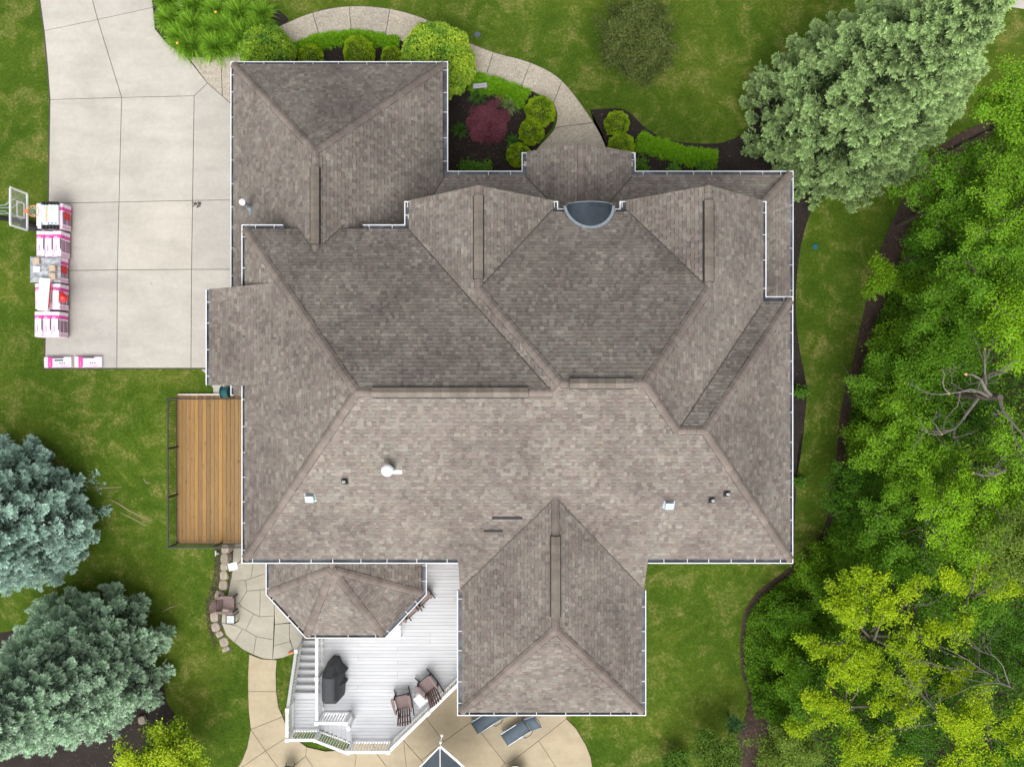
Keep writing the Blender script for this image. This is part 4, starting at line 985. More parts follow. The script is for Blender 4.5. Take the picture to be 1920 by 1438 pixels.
mb = MB(); mb.box((.265, -.12, 1.02), (.012, .24, .075), rot=Matrix.Rotation(R(60), 3, 'Y')); o = mb.build('badge', M_bag, t, world=False)
mb = MB(); mb.box((.272, -.05, 1.035), (.012, .06, .035), rot=Matrix.Rotation(R(60), 3, 'Y')); mb.build('badge_mark', M_red, o, world=False)
mb = MB(); mb.bar((-.12, .60, .99), (.14, .57, .99), .02, .012); mb.build('strap', M_grey, t, world=False)

# ------------------------------------------------------------------ shingle bundles on pallets
SEG = [(-.56, -.40, 2), (-.40, -.34, 0), (-.34, .18, 3), (.18, .25, 0), (.25, .40, 1), (.40, .56, 0)]
def bundle_mesh(seed, wrap=False):
    rr = random.Random(seed); mb = MB(); w = .368; h = .092; c = .02
    prof = [(-w / 2 + c, 0), (w / 2 - c, 0), (w / 2, c), (w / 2, h - c), (w / 2 - c, h), (-w / 2 + c, h), (-w / 2, h - c), (-w / 2, c)]
    ysn = [-.56] + [s[1] for s in SEG]; vs = [(x + rr.uniform(-.003, .003), y, z) for y in ysn for x, z in prof]; n = 8
    for i, (a, b, mi) in enumerate(SEG):
        for k in range(n):
            m_ = mi
            if k in (4,) and mi == 3: m_ = 0
            if k in (0, 4) and mi == 2: m_ = 0
            if k in (1, 3, 5, 7) and mi == 3: m_ = 2
            mb.add([vs[i * n + k], vs[i * n + (k + 1) % n], vs[(i + 1) * n + (k + 1) % n], vs[(i + 1) * n + k]], [(0, 3, 2, 1)], m_)
    mb.add(vs[:n], [tuple(range(n))], 0); mb.add(vs[-n:], [tuple(range(n - 1, -1, -1))], 0)
    return mb.build('wrapper', [M_bwhite, M_magenta, M_pink, M_bdark], me_only=True)
BM = [bundle_mesh(i) for i in range(4)]
mb = MB(); mb.lathe([(.026, 0), (.026, .003)], (0, 0, 0), 8); DOT = mb.build('print_dot', M_bdark, me_only=True)
mb = MB(); mb.box((.15, .0, .0935), (.05, .50, .002)); STRIPE = mb.build('print_stripe', M_bdark, me_only=True)
mb = MB()
for i in range(9): mb.box((-.125 + .018 * (i % 2) * 0 + rnd.uniform(-.004, .004), -.40 + i * .035, .0935), (.022, .022, .002))
LET = mb.build('print_letters', M_magenta, me_only=True)
mb = MB()
for i in range(3): mb.box((-.11 + i * .05, .30, .0935), (.028, .05, .002))
LETW = mb.build('print_letters', M_bag, me_only=True)
def bundle(label, loc, rz, i, top=False, group=None):
    o = thing('shingle_bundle', label, 'shingle bundle', loc, rz, group)
    link('wrapper', BM[i % 4], o)
    if top:
        for yy in (-.28, -.19, -.10): link('print_dot', DOT, o, (-.04, yy, .0925))
        for n_, me in (('print_stripe', STRIPE), ('print_letters', LET), ('print_letters', LETW)): link(n_, me, o)
    return o
def pallet(cx, cy, label):
    t = thing('pallet', label, 'pallet', (cx, cy, .04))
    for i in range(7): mb = MB(); mb.box((0, -.5 + i * .1667, .11), (1.12, .10, .02)); mb.build('slat', M_pallet, t, world=False)
    for i in (-1, 0, 1): mb = MB(); mb.box((i * .48, 0, .05), (.05, 1.08, .10)); mb.build('runner', M_pallet, t, world=False)
WHERE = [('under the black rolls at the top', 378, 432, 7), ('just below the black rolls', 433, 481, 7), ('under the clear plastic wrap', 481, 530, 7), ('under the long white box', 531, 581, 7), ('at the lower end of the row', 583, 633, 7)]
LAY = ['bottom', 'second', 'third', 'fourth', 'fifth', 'sixth', 'top']
COLN = ['left', 'middle', 'right']
ZT = .82
stacks = []
for si, (wh_, ya, yb, nl) in enumerate(WHERE):
    cx = wx([66, 66.5, 60, 63.5, 63][si] + [49, 49, 56, 49, 49][si] / 2, ZT); cx = [-20.55, -20.60, -20.68, -20.66, -20.68][si]; cy = (719 - (ya + yb) / 2) * (H - ZT) / F
    stacks.append((cx, cy)); pallet(cx, cy, 'wooden pallet carrying the shingle stack ' + wh_)
    for l in range(nl):
        for c_ in range(3):
            bundle('pink bundle, %s layer, %s column, stack %s' % (LAY[l], COLN[c_], wh_), (cx + (c_ - 1) * .374 + rnd.uniform(-.006, .006), cy + rnd.uniform(-.012, .012), .165 + l * .093), rnd.uniform(-.01, .01), rnd.randrange(4), top=(l == 6 and si in (1, 3, 4)), group='shingle bundles stacked on pallets')
# red tags on the sides of two stacks
for si, nm in ((0, 'red tag on the side of the stack under the black rolls'), (2, 'red tag on the side of the plastic wrapped stack')):
    cx, cy = stacks[si]; mb = MB(); mb.box((cx + .575, cy + .05, .50), (.008, .34, .42)); tag(mb.build('red_tag', M_red), nm, 'tag')
# rolls of underlayment
cx, cy = stacks[0]
for i in range(5):
    x = cx - .24 + i * .155; t = thing('underlayment_roll', 'black roll with a white label, %s from the left on the first stack' % ['first', 'second', 'third', 'fourth', 'fifth'][i], 'roll', (x, cy + rnd.uniform(-.02, .02), .165 + 7 * .093 + .075), group='rolls on the first stack')
    mb = MB(); mb.tube([(0, -.60, 0), (0, .60, 0)], .074, 14); mb.build('roll', M_black, t, world=False, smooth=False)
    mb = MB(); mb.tube([(0, -.42, .001), (0, .46, .001)], .0765, 14, cap=False); s = mb.build('label', M_rolllabel, t, world=False)
    mb = MB()
    if i == 1: mb.box((.02, .06, .078), (.045, .70, .004)); mb.build('print', M_yellow, t, world=False)
    else: mb.box((-.01, -.36, .078), (.06, .06, .004)); mb.build('print', M_blue, t, world=False)
mb = MB(); mb.box((cx - .43, cy + .02, .165 + 7 * .093 + .05), (.20, .98, .09)); o = tag(mb.build('roofing_package', M_rolllabel), 'flat white printed package left of the black rolls', 'package')
# clear wrap with boxes
cx, cy = stacks[2]; zt = .165 + 7 * .093 + .01
bm = bmesh.new(); n = 14; vv = {}
for i in range(n + 1):
    for j in range(n + 1):
        u, v = i / n - .5, j / n - .5; z = zt + .03 * max(0, math.sin((abs(u) + abs(v)) * 14)) + .05 * max(0, 1 - 6 * min(abs(u - v), abs(u + v))) + rnd.uniform(0, .012)
        if i in (0, n) or j in (0, n): z = zt - .02
        vv[i, j] = bm.verts.new((cx - .07 + u * 1.36, cy + v * 1.14, z))
for i in range(n):
    for j in range(n): bm.faces.new((vv[i, j], vv[i + 1, j], vv[i + 1, j + 1], vv[i, j + 1]))
me = bpy.data.meshes.new('plastic_wrap'); bm.to_mesh(me); bm.free(); me.materials.append(M_plastic)
o = tag(link('plastic_wrap', me), 'crumpled clear plastic wrap over the middle pallet stack', 'plastic wrap'); o.modifiers.new('s', 'SOLIDIFY').thickness = .006
for px, py, w_, m_, lb in ((68, 489, .28, M_card, 'small cardboard box at the upper left on the plastic wrap'), (69, 505, .29, M_bag, 'small white box on the left of the plastic wrap'), (98, 503, .28, M_card, 'small cardboard box on the right of the plastic wrap'), (98, 518, .29, M_card, 'small cardboard box at the lower right on the plastic wrap')):
    a = at(px, py, zt + .12); t = thing('small_box', lb, 'box', (a[0], a[1], zt + .04), rnd.uniform(-.1, .1)); mb = MB(); mb.prism(rect(-w_ / 2, w_ / 2, -.13, .13), 0, .11, bev=.006); mb.build('carton', m_, t, world=False)
    mb = MB(); mb.box((0, 0, .1115), (.03, .25, .002)); mb.build('tape', M_glass, t, world=False)
a = at(82, 552, zt + .2); t = thing('long_carton', 'long white carton with red print lying across the fourth stack', 'box', (a[0], a[1], zt + .06), R(-5))
mb = MB(); mb.prism(rect(-.23, .23, -.72, .72), 0, .16, bev=.006); mb.build('carton', M_bag, t, world=False)
mb = MB(); mb.box((.233, 0, .08), (.006, 1.2, .09)); mb.build('print', M_red, t, world=False)
mb = MB(); mb.box((0, .0, .1625), (.45, .012, .003)); mb.build('seam', M_grey, t, world=False)
a = at(103, 556, zt + .1); mb = MB(); mb.prism(ccw([(a[0] - .12, a[1] - .3), (a[0] + .12, a[1] - .32), (a[0] + .13, a[1] + .28), (a[0] - .10, a[1] + .30)]), zt, zt + .05, bev=.01); tag(mb.build('paper_bag', M_rolllabel), 'pale bag between the long carton and the red wrapper', 'bag')
a = at(117, 556, zt + .08); bm = bmesh.new(); ring_ = []
pts = [(-.17, -.22), (.10, -.26), (.22, -.05), (.02, .20), (-.16, .24)]
cen = bm.verts.new((a[0] + .0, a[1], zt + .14)); rv = [bm.verts.new((a[0] + x, a[1] + y, zt + .01 + .03 * (i % 2))) for i, (x, y) in enumerate(pts)]
mid = [bm.verts.new((a[0] + x * .55, a[1] + y * .55, zt + .08 + .05 * ((i + 1) % 2))) for i, (x, y) in enumerate(pts)]
for i in range(5): bm.faces.new((rv[i], rv[(i + 1) % 5], mid[(i + 1) % 5], mid[i])); bm.faces.new((mid[i], mid[(i + 1) % 5], cen))
me = bpy.data.meshes.new('red_wrapper'); bm.to_mesh(me); bm.free(); me.materials.append(M_red); o = tag(link('red_wrapper', me), 'crumpled red wrapper on the right edge of the fourth stack', 'wrapper'); o.modifiers.new('s', 'SOLIDIFY').thickness = .01
for px, py, rz, lb, gr_ in ((109, 679, R(91), 'loose pink and white bundle lying at the lower left corner of the driveway', 0), (166, 678.5, R(90), 'loose pink and white bundle, the right one of the two by the lawn', 1)):
    a = at(px, py, .15); b = bundle(lb, (a[0], a[1], .045), rz, gr_, top=True); b.scale = (1.35, 1.1, 1.5)
    mb = MB(); mb.box((.0, .26, .0938), (.30, .10, .002)); mb.build('print_band', M_magenta, b, world=False)
    if not gr_: mb = MB(); mb.box((.06, -.05, .0945), (.05, .36, .002)); mb.build('print_band', M_teal, b, world=False)

# ------------------------------------------------------------------ basketball hoop
zb, zt_ = 2.86, 3.86; xb = wx(51, zb) ; yc = (719 - 398) * (H - 3.2) / F
t = thing('basketball_hoop', 'basketball hoop with a clear backboard leaning over the driveway edge', 'basketball hoop', (wx(76, 0.0), G(70, 425)[1], 0))
def HP(*a): return a
yb0, yb1 = (719 - 432) * (H - zb) / F, (719 - 364) * (H - zb) / F; yc = (yb0 + yb1) / 2
mb = MB(); w_ = .07
mb.box((xb, yb0, (zb + zt_) / 2), (.05, w_, zt_ - zb)); mb.box((xb, yb1, (zb + zt_) / 2), (.05, w_, zt_ - zb)); mb.box((xb, yc, zb), (.05, yb1 - yb0 - w_, w_)); mb.box((xb, yc, zt_), (.05, yb1 - yb0 - w_, w_)); mb.build('backboard_frame', M_white, t)
mb = MB(); mb.box((xb, yc, (zb + zt_) / 2), (.012, yb1 - yb0 - w_, zt_ - zb - w_)); mb.build('backboard', M_clear, t)
mb = MB(); x_ = xb + .012
mb.box((x_, yc - .30, 3.27), (.01, .05, .46)); mb.box((x_, yc + .30, 3.27), (.01, .05, .46)); mb.box((x_, yc, 3.48), (.01, .55, .05)); mb.box((x_, yc, 3.06), (.01, .55, .05)); mb.build('target_square', M_white, t)
rc = Vector((xb + .15 + .23, yc, 3.05)); mb = MB(); mb.tube([rc + Vector((.23 * math.cos(2 * math.pi * i / 24), .23 * math.sin(2 * math.pi * i / 24), 0)) for i in range(25)], .014, 6); mb.box((xb + .09, yc, 3.03), (.15, .15, .05)); rm = mb.build('rim', M_rim, t)
mb = MB()
for i in range(12):
    a0 = 2 * math.pi * i / 12
    for s in (-1, 1):
        pts = [];
        for j in range(5): rr = .23 - .10 * (j / 4) ** .6; aa = a0 + s * j * .22; pts.append(rc + Vector((rr * math.cos(aa), rr * math.sin(aa), -.1 * j)))
        mb.tube(pts, .007, 3, cap=False)
mb.build('net', M_net, t)
mb = MB(); base = Vector((wx(76, 0), G(70, 425)[1], .0)); px_ = Vector((wx(5, 2.7), yc + .05, 2.75))
mb.tube([(base.x, base.y, .1), (base.x - .35, base.y + .02, 1.4), (base.x - .75, yc - .1, 2.6), (base.x - 1.0, yc, 3.1)], .11, 4); mb.build('pole', M_black, t)
mb = MB(); mb.prism(ccw([(base.x - .8, base.y - .12), (base.x + .1, base.y - .30), (base.x + .15, base.y + .12), (base.x - .75, base.y + .32)]), 0, .25, bev=.04); mb.build('base_pad', M_black, t)
for dz, dy in ((0, -.12), (0, .12), (.42, -.12), (.42, .12)):
    mb = MB(); mb.tube([(base.x - 1.05, yc + dy * .5, 3.0 + dz), (xb - .9, yc + dy, 3.1 + dz * .8), (xb - .45, yc + dy, 3.12 + dz), (xb - .03, yc + dy * 3.2, 3.14 + dz)], .022, 6); mb.build('support_arm', M_steel, t)

# ------------------------------------------------------------------ boulder wall, timber edge and small things
wallc = catmull([p for p in WALL], 8)
BL = [(421.5, 1029, 6.3, 8.5), (420, 1047, 6.5, 9), (419.5, 1063, 6, 6.5), (418.5, 1079, 6.5, 8.5), (417.5, 1097, 7, 9), (410, 1116, 7, 8.5), (401, 1136, 6.5, 9.5), (401, 1157, 6.5, 9.5), (404, 1176, 7, 8.5), (411, 1189, 6, 5.5), (419.5, 1204, 7.5, 8.5), (423, 1217, 7, 4)]
NTH = ['first', 'second', 'third', 'fourth', 'fifth', 'sixth', 'seventh', 'eighth', 'ninth', 'tenth', 'eleventh', 'last']
def boulder(name, label, loc, s, seed, m, rz=0, group=None, parent=None):
    rr = random.Random(seed); bm = bmesh.new(); n = 10; rings = []
    for z, f in ((-1, .96), (.55, 1.0), (.92, .90)):
        rings.append([bm.verts.new((f * s[0] * (1 + rr.uniform(-.08, .08)) * (abs(math.cos(a)) ** .55) * (1 if math.cos(a) > 0 else -1), f * s[1] * (1 + rr.uniform(-.07, .07)) * (abs(math.sin(a)) ** .55) * (1 if math.sin(a) > 0 else -1), z * s[2] + rr.uniform(-.03, .03) * s[2])) for a in [2 * math.pi * k / n + .2 for k in range(n)]])
    for i in range(2):
        for k in range(n): bm.faces.new((rings[i][k], rings[i][(k + 1) % n], rings[i + 1][(k + 1) % n], rings[i + 1][k]))
    cv = bm.verts.new((rr.uniform(-.02, .02), rr.uniform(-.02, .02), s[2] * 1.0))
    for k in range(n): bm.faces.new((rings[2][k], rings[2][(k + 1) % n], cv))
    bm.faces.new(rings[0][::-1]); me = bpy.data.meshes.new(name); bm.to_mesh(me); bm.free(); me.materials.append(m)
    o = link(name, me, parent, loc, (0, 0, rz)); return tag(o, label, 'boulder' if label else None, group)
for i, (px, py, a, b) in enumerate(BL):
    z = terr((719 - py) * 34 / F) + .06; x, y = W(px, py, z); k = (H - z) / F
    tilt = math.atan2(WALL[0][0] - WALL[0][0], 1)
    rz = 0 if i < 5 else (R(-22) if i < 7 else (R(5) if i == 7 else R(25)))
    boulder('boulder', 'tan boulder in the patio wall, %s counted from the wood deck downward' % NTH[i], (x, y, z - .34), (a * k * 1.18, b * k * 1.10, .36), i, M_stone, rz, 'boulders of the patio wall')
M_face = pm('dark_weathered_stone', (.11, .095, .075), .45, 3, .9, .3, 25, .8, stretch=(1, 1, 6))
bw = thing('retaining_wall', 'dark weathered retaining wall face below the row of boulders', 'wall', (wallc[0][0], wallc[0][1], -2.6))
for lay in range(3):
    mb = MB(); n = len(wallc); rr = random.Random(lay); vs = []
    for i, (x, y) in enumerate(wallc):
        top = terr(y) + .0; fr_ = [(0, .36), (.36, .72), (.72, 1.0)][lay]; hh = max(.06, top + 2.6)
        zlo, zhi = -2.62 + hh * fr_[0], -2.62 + hh * fr_[1] - .012; o1 = .02 - lay * .055 + rr.uniform(-.015, .015)
        vs += [(x + o1, y, zlo), (x + o1, y, zhi), (x - .30, y, zhi), (x - .30, y, zlo)]
    mb.add(vs, [(i * 4 + k, (i + 1) * 4 + k, (i + 1) * 4 + (k + 1) % 4, i * 4 + (k + 1) % 4) for i in range(n - 1) for k in range(4)]); mb.build('stone_course', M_face, bw)
x, y = W(266, 1350, -2.45); boulder('garden_rock', None, (x, y, -2.6), (.19, .21, .2), 77, M_stone, R(20)); o = bpy.data.objects['garden_rock']; tag(o, 'single tan rock lying in the dark mulch by the lower spruce', 'rock')
# white board and small lamp on the wall, utility bits
a = at(438, 1061, -1.7); t = thing('hanging_panel', 'pale rectangular panel standing on the boulder wall by the wood deck', 'panel', (a[0], a[1], -2.0))
mb = MB(); mb.box((0, 0, .38), (.40, .36, .02), rot=Matrix.Rotation(R(8), 3, 'Y') @ Matrix.Rotation(R(12), 3, 'Z')); mb.build('face', M_rolllabel, t, world=False)
mb = MB(); mb.box((-.2, -.02, .39), (.03, .38, .05), rz=R(12)); mb.build('edge', M_bag, t, world=False)
mb = MB(); mb.tube([(0, 0, -.6), (0, 0, .36)], .02, 6); mb.build('post', M_rail, t, world=False)
a = G(407, 1037, .1); t = thing('garden_spotlight', 'small pale garden spotlight in the grass beside the first boulders', 'spotlight', (a[0], a[1], terr(a[1])))
mb = MB(); mb.box((-.06, 0, .08), (.05, .26, .12)); mb.box((.02, 0, .1), (.16, .06, .06)); mb.build('housing', M_glass, t, world=False); mb = MB(); mb.lathe([(.05, 0), (.06, .1), (.02, .12)], (.07, 0, .05), 10); mb.build('lamp_head', M_pallet, t, world=False)
a = at(900, 160, .5); t = thing('garden_bench', 'small grey plank bench between the big round shrub and the low hedge', 'bench', (a[0], a[1], 0), R(5))
mb = MB(); mb.box((0, .06, .42), (.64, .10, .03)); mb.build('plank', M_grey, t, world=False); mb = MB(); mb.box((0, -.05, .42), (.64, .10, .03)); mb.build('plank', M_grey, t, world=False)
for s in (-1, 1): mb = MB(); mb.box((s * .24, 0, .2), (.05, .2, .41)); mb.build('leg', M_grey, t, world=False)
a = G(895, 66); mb = MB(); mb.lathe([(.14, 0), (.14, .03), (.12, .04)], (a[0], a[1], 0), 14); tag(mb.build('irrigation_cover', M_sling), 'round dark irrigation cover set in the lawn above the path', 'cover')
a = G(1528, 463); mb = MB(); mb.lathe([(.13, 0), (.13, .03), (.11, .04)], (a[0], a[1], a[2]), 14); tag(mb.build('irrigation_cover', M_teal), 'small round green cover in the right hand lawn strip', 'cover')
a = at(419, 735, .5); t = thing('hose_reel', 'teal hose reel between the pad and the wood deck', 'hose reel', (a[0], a[1], 0))
mb = MB(); mb.tube([(-.13, 0, .3), (.13, 0, .3)], .22, 14); mb.build('drum', M_teal, t, world=False)
for s in (-1, 1): mb = MB(); mb.tube([(s * .15, 0, .3), (s * .17, 0, .3)], .27, 16); mb.build('flange', M_teal, t, world=False); mb = MB(); mb.bar((s * .18, -.2, 0), (s * .18, .05, .5), .03, .04); mb.build('leg', M_black, t, world=False)
a = at(545, 1224, -2.5); mb = MB(); mb.prism(ccw([(a[0] - .12, a[1] - .07), (a[0] + .14, a[1] + .02), (a[0] + .12, a[1] + .12), (a[0] - .10, a[1] + .02)]), -2.56, -2.44, bev=.01); tag(mb.build('extension_reel', M_orange), 'small orange plastic item at the foot of the white stairs', 'item')
# exposed roots in the lawn
for i, (pts) in enumerate([[(205, 935), (222, 945), (240, 955), (262, 965), (285, 975)], [(268, 896), (276, 903), (284, 905)], [(175, 912), (200, 915), (228, 912)], [(225, 960), (250, 975), (275, 985)], [(305, 1145), (318, 1138), (332, 1137)]]):
    q = [G(a + rnd.uniform(-2, 2), b + rnd.uniform(-2, 2)) for a, b in pts]; mb = MB(); mb.tube([(x, y, z + .005) for x, y, z in q], [.012] + [.028] * (len(q) - 2) + [.01], 6)
    tag(mb.build('surface_root', M_root), ['long pale root across the lawn right of the upper left spruce', 'short pale root nearest the wood deck railing', 'thin root touching the upper left spruce', 'lower thin root below the long pale root', 'small root above the lower left spruce'][i], 'root')

# ------------------------------------------------------------------ foliage
def unit(a): return a / np.maximum(np.linalg.norm(a, axis=-1, keepdims=True), 1e-6)
def leaves(name, P, D, L, Wd, Cc, m, parent=None, N=None, kind=None, base=None):
    """one mesh of kite shaped leaves: root P, direction D, length L, width Wd, colour Cc"""
    n = len(P); D = unit(D); N = nr.normal(size=(n, 3)) if N is None else N
    S = unit(np.cross(D, N)); L = np.broadcast_to(L, n)[:, None]; Wd = np.broadcast_to(Wd, n)[:, None]
    V = np.empty((n, 4, 3)); V[:, 0] = P; V[:, 1] = P + D * L * .5 + S * Wd / 2; V[:, 2] = P + D * L; V[:, 3] = P + D * L * .5 - S * Wd / 2
    if base is not None: V -= np.array(base)
    me = bpy.data.meshes.new(name); me.vertices.add(4 * n); me.loops.add(4 * n); me.polygons.add(n)
    me.vertices.foreach_set('co', V.reshape(-1)); me.loops.foreach_set('vertex_index', np.arange(4 * n, dtype=np.int32))
    me.polygons.foreach_set('loop_start', np.arange(0, 4 * n, 4, dtype=np.int32)); me.polygons.foreach_set('loop_total', np.full(n, 4, dtype=np.int32))
    me.update(); a = me.color_attributes.new('Col', 'FLOAT_COLOR', 'POINT')
    cc = np.ones((n, 4, 4), dtype=np.float32); cc[:, :, :3] = np.clip(Cc, 0, 1)[:, None, :]; a.data.foreach_set('color', cc.reshape(-1))
    me.materials.append(m); me.validate()
    o = link(name, me, parent)
    if kind: o['kind'] = kind
    return o
def vary(base, n, v=.22, hue=.10):
    b = np.array(base)[None, :]; k = 1 + nr.normal(0, v, (n, 1)); h = nr.normal(0, hue, (n, 1))
    c = b * k; c[:, 0:1] *= 1 + h; c[:, 2:3] *= 1 - h; return np.clip(c, .004, .9)

def spruce(label, px, py, R0, Ht, cA, cB, seed, nb=420, tw=22):
    global nr; keep = nr; nr = np.random.default_rng(seed); rr = random.Random(seed)
    x, y, z0 = G(px, py); t = thing('spruce_tree', label, 'spruce tree', (x, y, z0))
    mb = MB(); mb.tube([(0, 0, -.2), (.03, 0, Ht * .5), (0, 0, Ht * .98)], [.24, .14, .02], 8); tr = mb.build('trunk', M_bark, t, world=False)
    P = []; D = []; Ls = []; Ws = []; Cs = []; bmb = MB()
    for i in range(nb):
        s = (i + rr.random()) / nb; h = min(Ht * (.03 + .96 * (1 - math.sqrt(max(0, 1 - s)))), Ht * .985)
        env = R0 * max(.03, (1 - (h / Ht) ** 1.25)) * min(1, .90 + h * .15)
        ln = max(.25, env * rr.uniform(.80, 1.06)); az = i * 2.39996 + rr.uniform(-.3, .3); dv = np.array([math.cos(az), math.sin(az), 0.]); sd_ = np.array([-math.sin(az), math.cos(az), 0.])
        zb = h + ln * rr.uniform(-.05, .08); dip = -.10 + .36 * (h / Ht)
        def bp(q): return dv[None, :] * (ln * q)[:, None] + np.array([0, 0, 1.])[None, :] * (zb + ln * (dip * q + .16 * q ** 3 - .10 * q))[:, None]
        if rr.random() < .5: bmb.tube([tuple(bp(np.array([q]))[0]) for q in (.05, .5, .92)], [.028, .018, .008], 4, cap=False)
        k0 = max(.15, 1 - rr.uniform(.75, 1.15) / ln); tint = rr.uniform(.80, 1.22); W_ = rr.uniform(.20, .34)
        q = k0 + (1 - k0) * nr.random(tw) ** .75; rel = (q - k0) / (1 - k0); wd = W_ * (1.0 - .55 * rel ** 2.5)
        p0 = bp(q); lat = nr.normal(0, .5, tw); up_ = np.abs(nr.normal(0, .45, tw))
        td = unit(dv[None, :] * (.55 + .5 * rel)[:, None] + sd_[None, :] * lat[:, None] * 1.3 + np.array([0, 0, 1.])[None, :] * (up_ * .9 - .05)[:, None])
        p0 = p0 + sd_[None, :] * (lat * wd * .55)[:, None]; ns = 6; u = (np.arange(ns)[None, :] + nr.random((tw, ns))) / ns; tl = wd * nr.uniform(.7, 1.25, tw)
        pp = p0[:, None, :] + td[:, None, :] * (u * tl[:, None])[:, :, None]
        for rep in range(3):
            rd = nr.normal(size=(tw, ns, 3)); dd_ = unit(td[:, None, :] + unit(rd) * .85)
            P.append(pp.reshape(-1, 3)); D.append(dd_.reshape(-1, 3)); m_ = tw * ns; Ls.append(nr.uniform(.085, .145, m_)); Ws.append(nr.uniform(.020, .034, m_))
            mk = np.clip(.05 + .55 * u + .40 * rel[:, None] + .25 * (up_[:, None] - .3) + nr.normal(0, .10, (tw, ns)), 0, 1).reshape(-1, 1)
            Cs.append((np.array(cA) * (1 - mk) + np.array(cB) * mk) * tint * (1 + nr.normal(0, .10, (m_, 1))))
    # inner dark needles that close the crown
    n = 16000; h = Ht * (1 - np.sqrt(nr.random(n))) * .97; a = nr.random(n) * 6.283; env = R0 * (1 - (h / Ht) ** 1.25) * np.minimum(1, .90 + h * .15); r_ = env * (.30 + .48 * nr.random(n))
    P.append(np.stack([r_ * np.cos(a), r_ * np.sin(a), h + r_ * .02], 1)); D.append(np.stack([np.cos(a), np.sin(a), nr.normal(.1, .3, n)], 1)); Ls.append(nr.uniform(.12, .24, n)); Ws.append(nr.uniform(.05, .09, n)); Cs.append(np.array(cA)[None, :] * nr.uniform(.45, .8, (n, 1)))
    bmb.build('branches', M_bark, t, world=False)
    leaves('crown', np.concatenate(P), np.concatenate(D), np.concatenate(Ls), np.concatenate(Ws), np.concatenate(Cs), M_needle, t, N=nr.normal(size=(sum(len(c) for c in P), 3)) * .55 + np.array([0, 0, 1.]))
    nr = keep; return t
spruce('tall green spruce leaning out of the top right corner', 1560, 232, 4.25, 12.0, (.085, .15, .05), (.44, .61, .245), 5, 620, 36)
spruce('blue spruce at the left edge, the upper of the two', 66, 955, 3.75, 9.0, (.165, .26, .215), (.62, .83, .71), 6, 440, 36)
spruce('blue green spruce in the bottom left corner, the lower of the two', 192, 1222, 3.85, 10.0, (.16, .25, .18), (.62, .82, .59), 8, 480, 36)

def tree(label, px, py, zc, r, col, n_leaf, seed, name='broadleaf_tree', cat='tree', leaf=.11, group=None, flat=.62, limbs=11, core=0, sig=.20, bark=None, dirs=None, trunk=True, tipc=None, subs=7):
    global nr; keep = nr; nr = np.random.default_rng(seed); rr = random.Random(seed)
    x, y = W(px, py, zc); z0 = terr(y); hc = zc - z0; t = thing(name, label, cat, (x, y, z0), group=group)
    tb = MB(); lb = MB(); base_h = max(.1, hc - r * flat * .7)
    if trunk: tb.tube([(rr.uniform(-.1, .1), rr.uniform(-.1, .1), -.1), (0, 0, base_h * .6), (0, 0, hc)], [.05 + .03 * r, .045 + .02 * r, .02], 7)
    pts = []; wts = []
    for i in range(limbs):
        az = dirs[i % len(dirs)] + rr.uniform(-.2, .2) if dirs else i * 2.39996 + rr.uniform(-.3, .3)
        el = rr.uniform(-.15, 1.15) if not dirs else rr.uniform(-.1, .5); ln = r * rr.uniform(.72, 1.04)
        e = Vector((math.cos(az) * math.cos(el) * ln, math.sin(az) * math.cos(el) * ln, hc + math.sin(el) * ln * flat)); s = Vector((0, 0, base_h + (hc - base_h) * rr.random()))
        m_ = s.lerp(e, .5) + Vector((rr.uniform(-.15, .15), rr.uniform(-.15, .15), .12 * r)) * .8
        lb.tube([s, m_, e], [.02 + .012 * r, .016 + .006 * r, .006], 5, cap=False)
        for k in range(subs):
            q = rr.uniform(.30, 1.0); b = s.lerp(m_, q * 2) if q < .5 else m_.lerp(e, q * 2 - 1)
            d2 = Vector((rr.uniform(-1, 1), rr.uniform(-1, 1), rr.uniform(-.3, .6))).normalized() * r * rr.uniform(.16, .36)
            if dirs: d2 *= .50
            f = b + d2; lb.tube([b, b.lerp(f, .5) + Vector((0, 0, .03)), f], [.012, .008, .003], 4, cap=False)
            for u in (.35, .6, .8, 1.0): pts.append(b.lerp(f, u)); wts.append(rr.uniform(.4, 1.6))
    tb.build('trunk', bark or M_bark, t, world=False); lb.build('branches', bark or M_bark, t, world=False)
    A = np.array([tuple(p) for p in pts]); w_ = np.array(wts); w_ /= w_.sum(); ix = nr.choice(len(A), n_leaf, p=w_)
    tint = 1 + nr.normal(0, .16, len(A)); P = A[ix] + nr.normal(0, sig, (n_leaf, 3)) * np.array([1, 1, .55])
    D = nr.normal(size=(n_leaf, 3)) + np.array([0, 0, .1]); D[:, 2] *= .45; N = nr.normal(size=(n_leaf, 3)) * .55 + np.array([0, 0, 1.])
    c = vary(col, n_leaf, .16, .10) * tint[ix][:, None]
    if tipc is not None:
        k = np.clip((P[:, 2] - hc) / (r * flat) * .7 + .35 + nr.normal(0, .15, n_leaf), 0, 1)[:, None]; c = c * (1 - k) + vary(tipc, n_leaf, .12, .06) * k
    leaves('crown', P, D, nr.uniform(leaf * .7, leaf * 1.25, n_leaf), nr.uniform(leaf * .42, leaf * .62, n_leaf), c, M_leaf, t, N=N)
    nr = keep; return t
GRN = (.088, .195, .012); LGT = (.132, .262, .014); LIM = (.17, .32, .012); YEL = (.50, .64, .012); DRK = (.056, .14, .010); OLV = (.125, .19, .026)
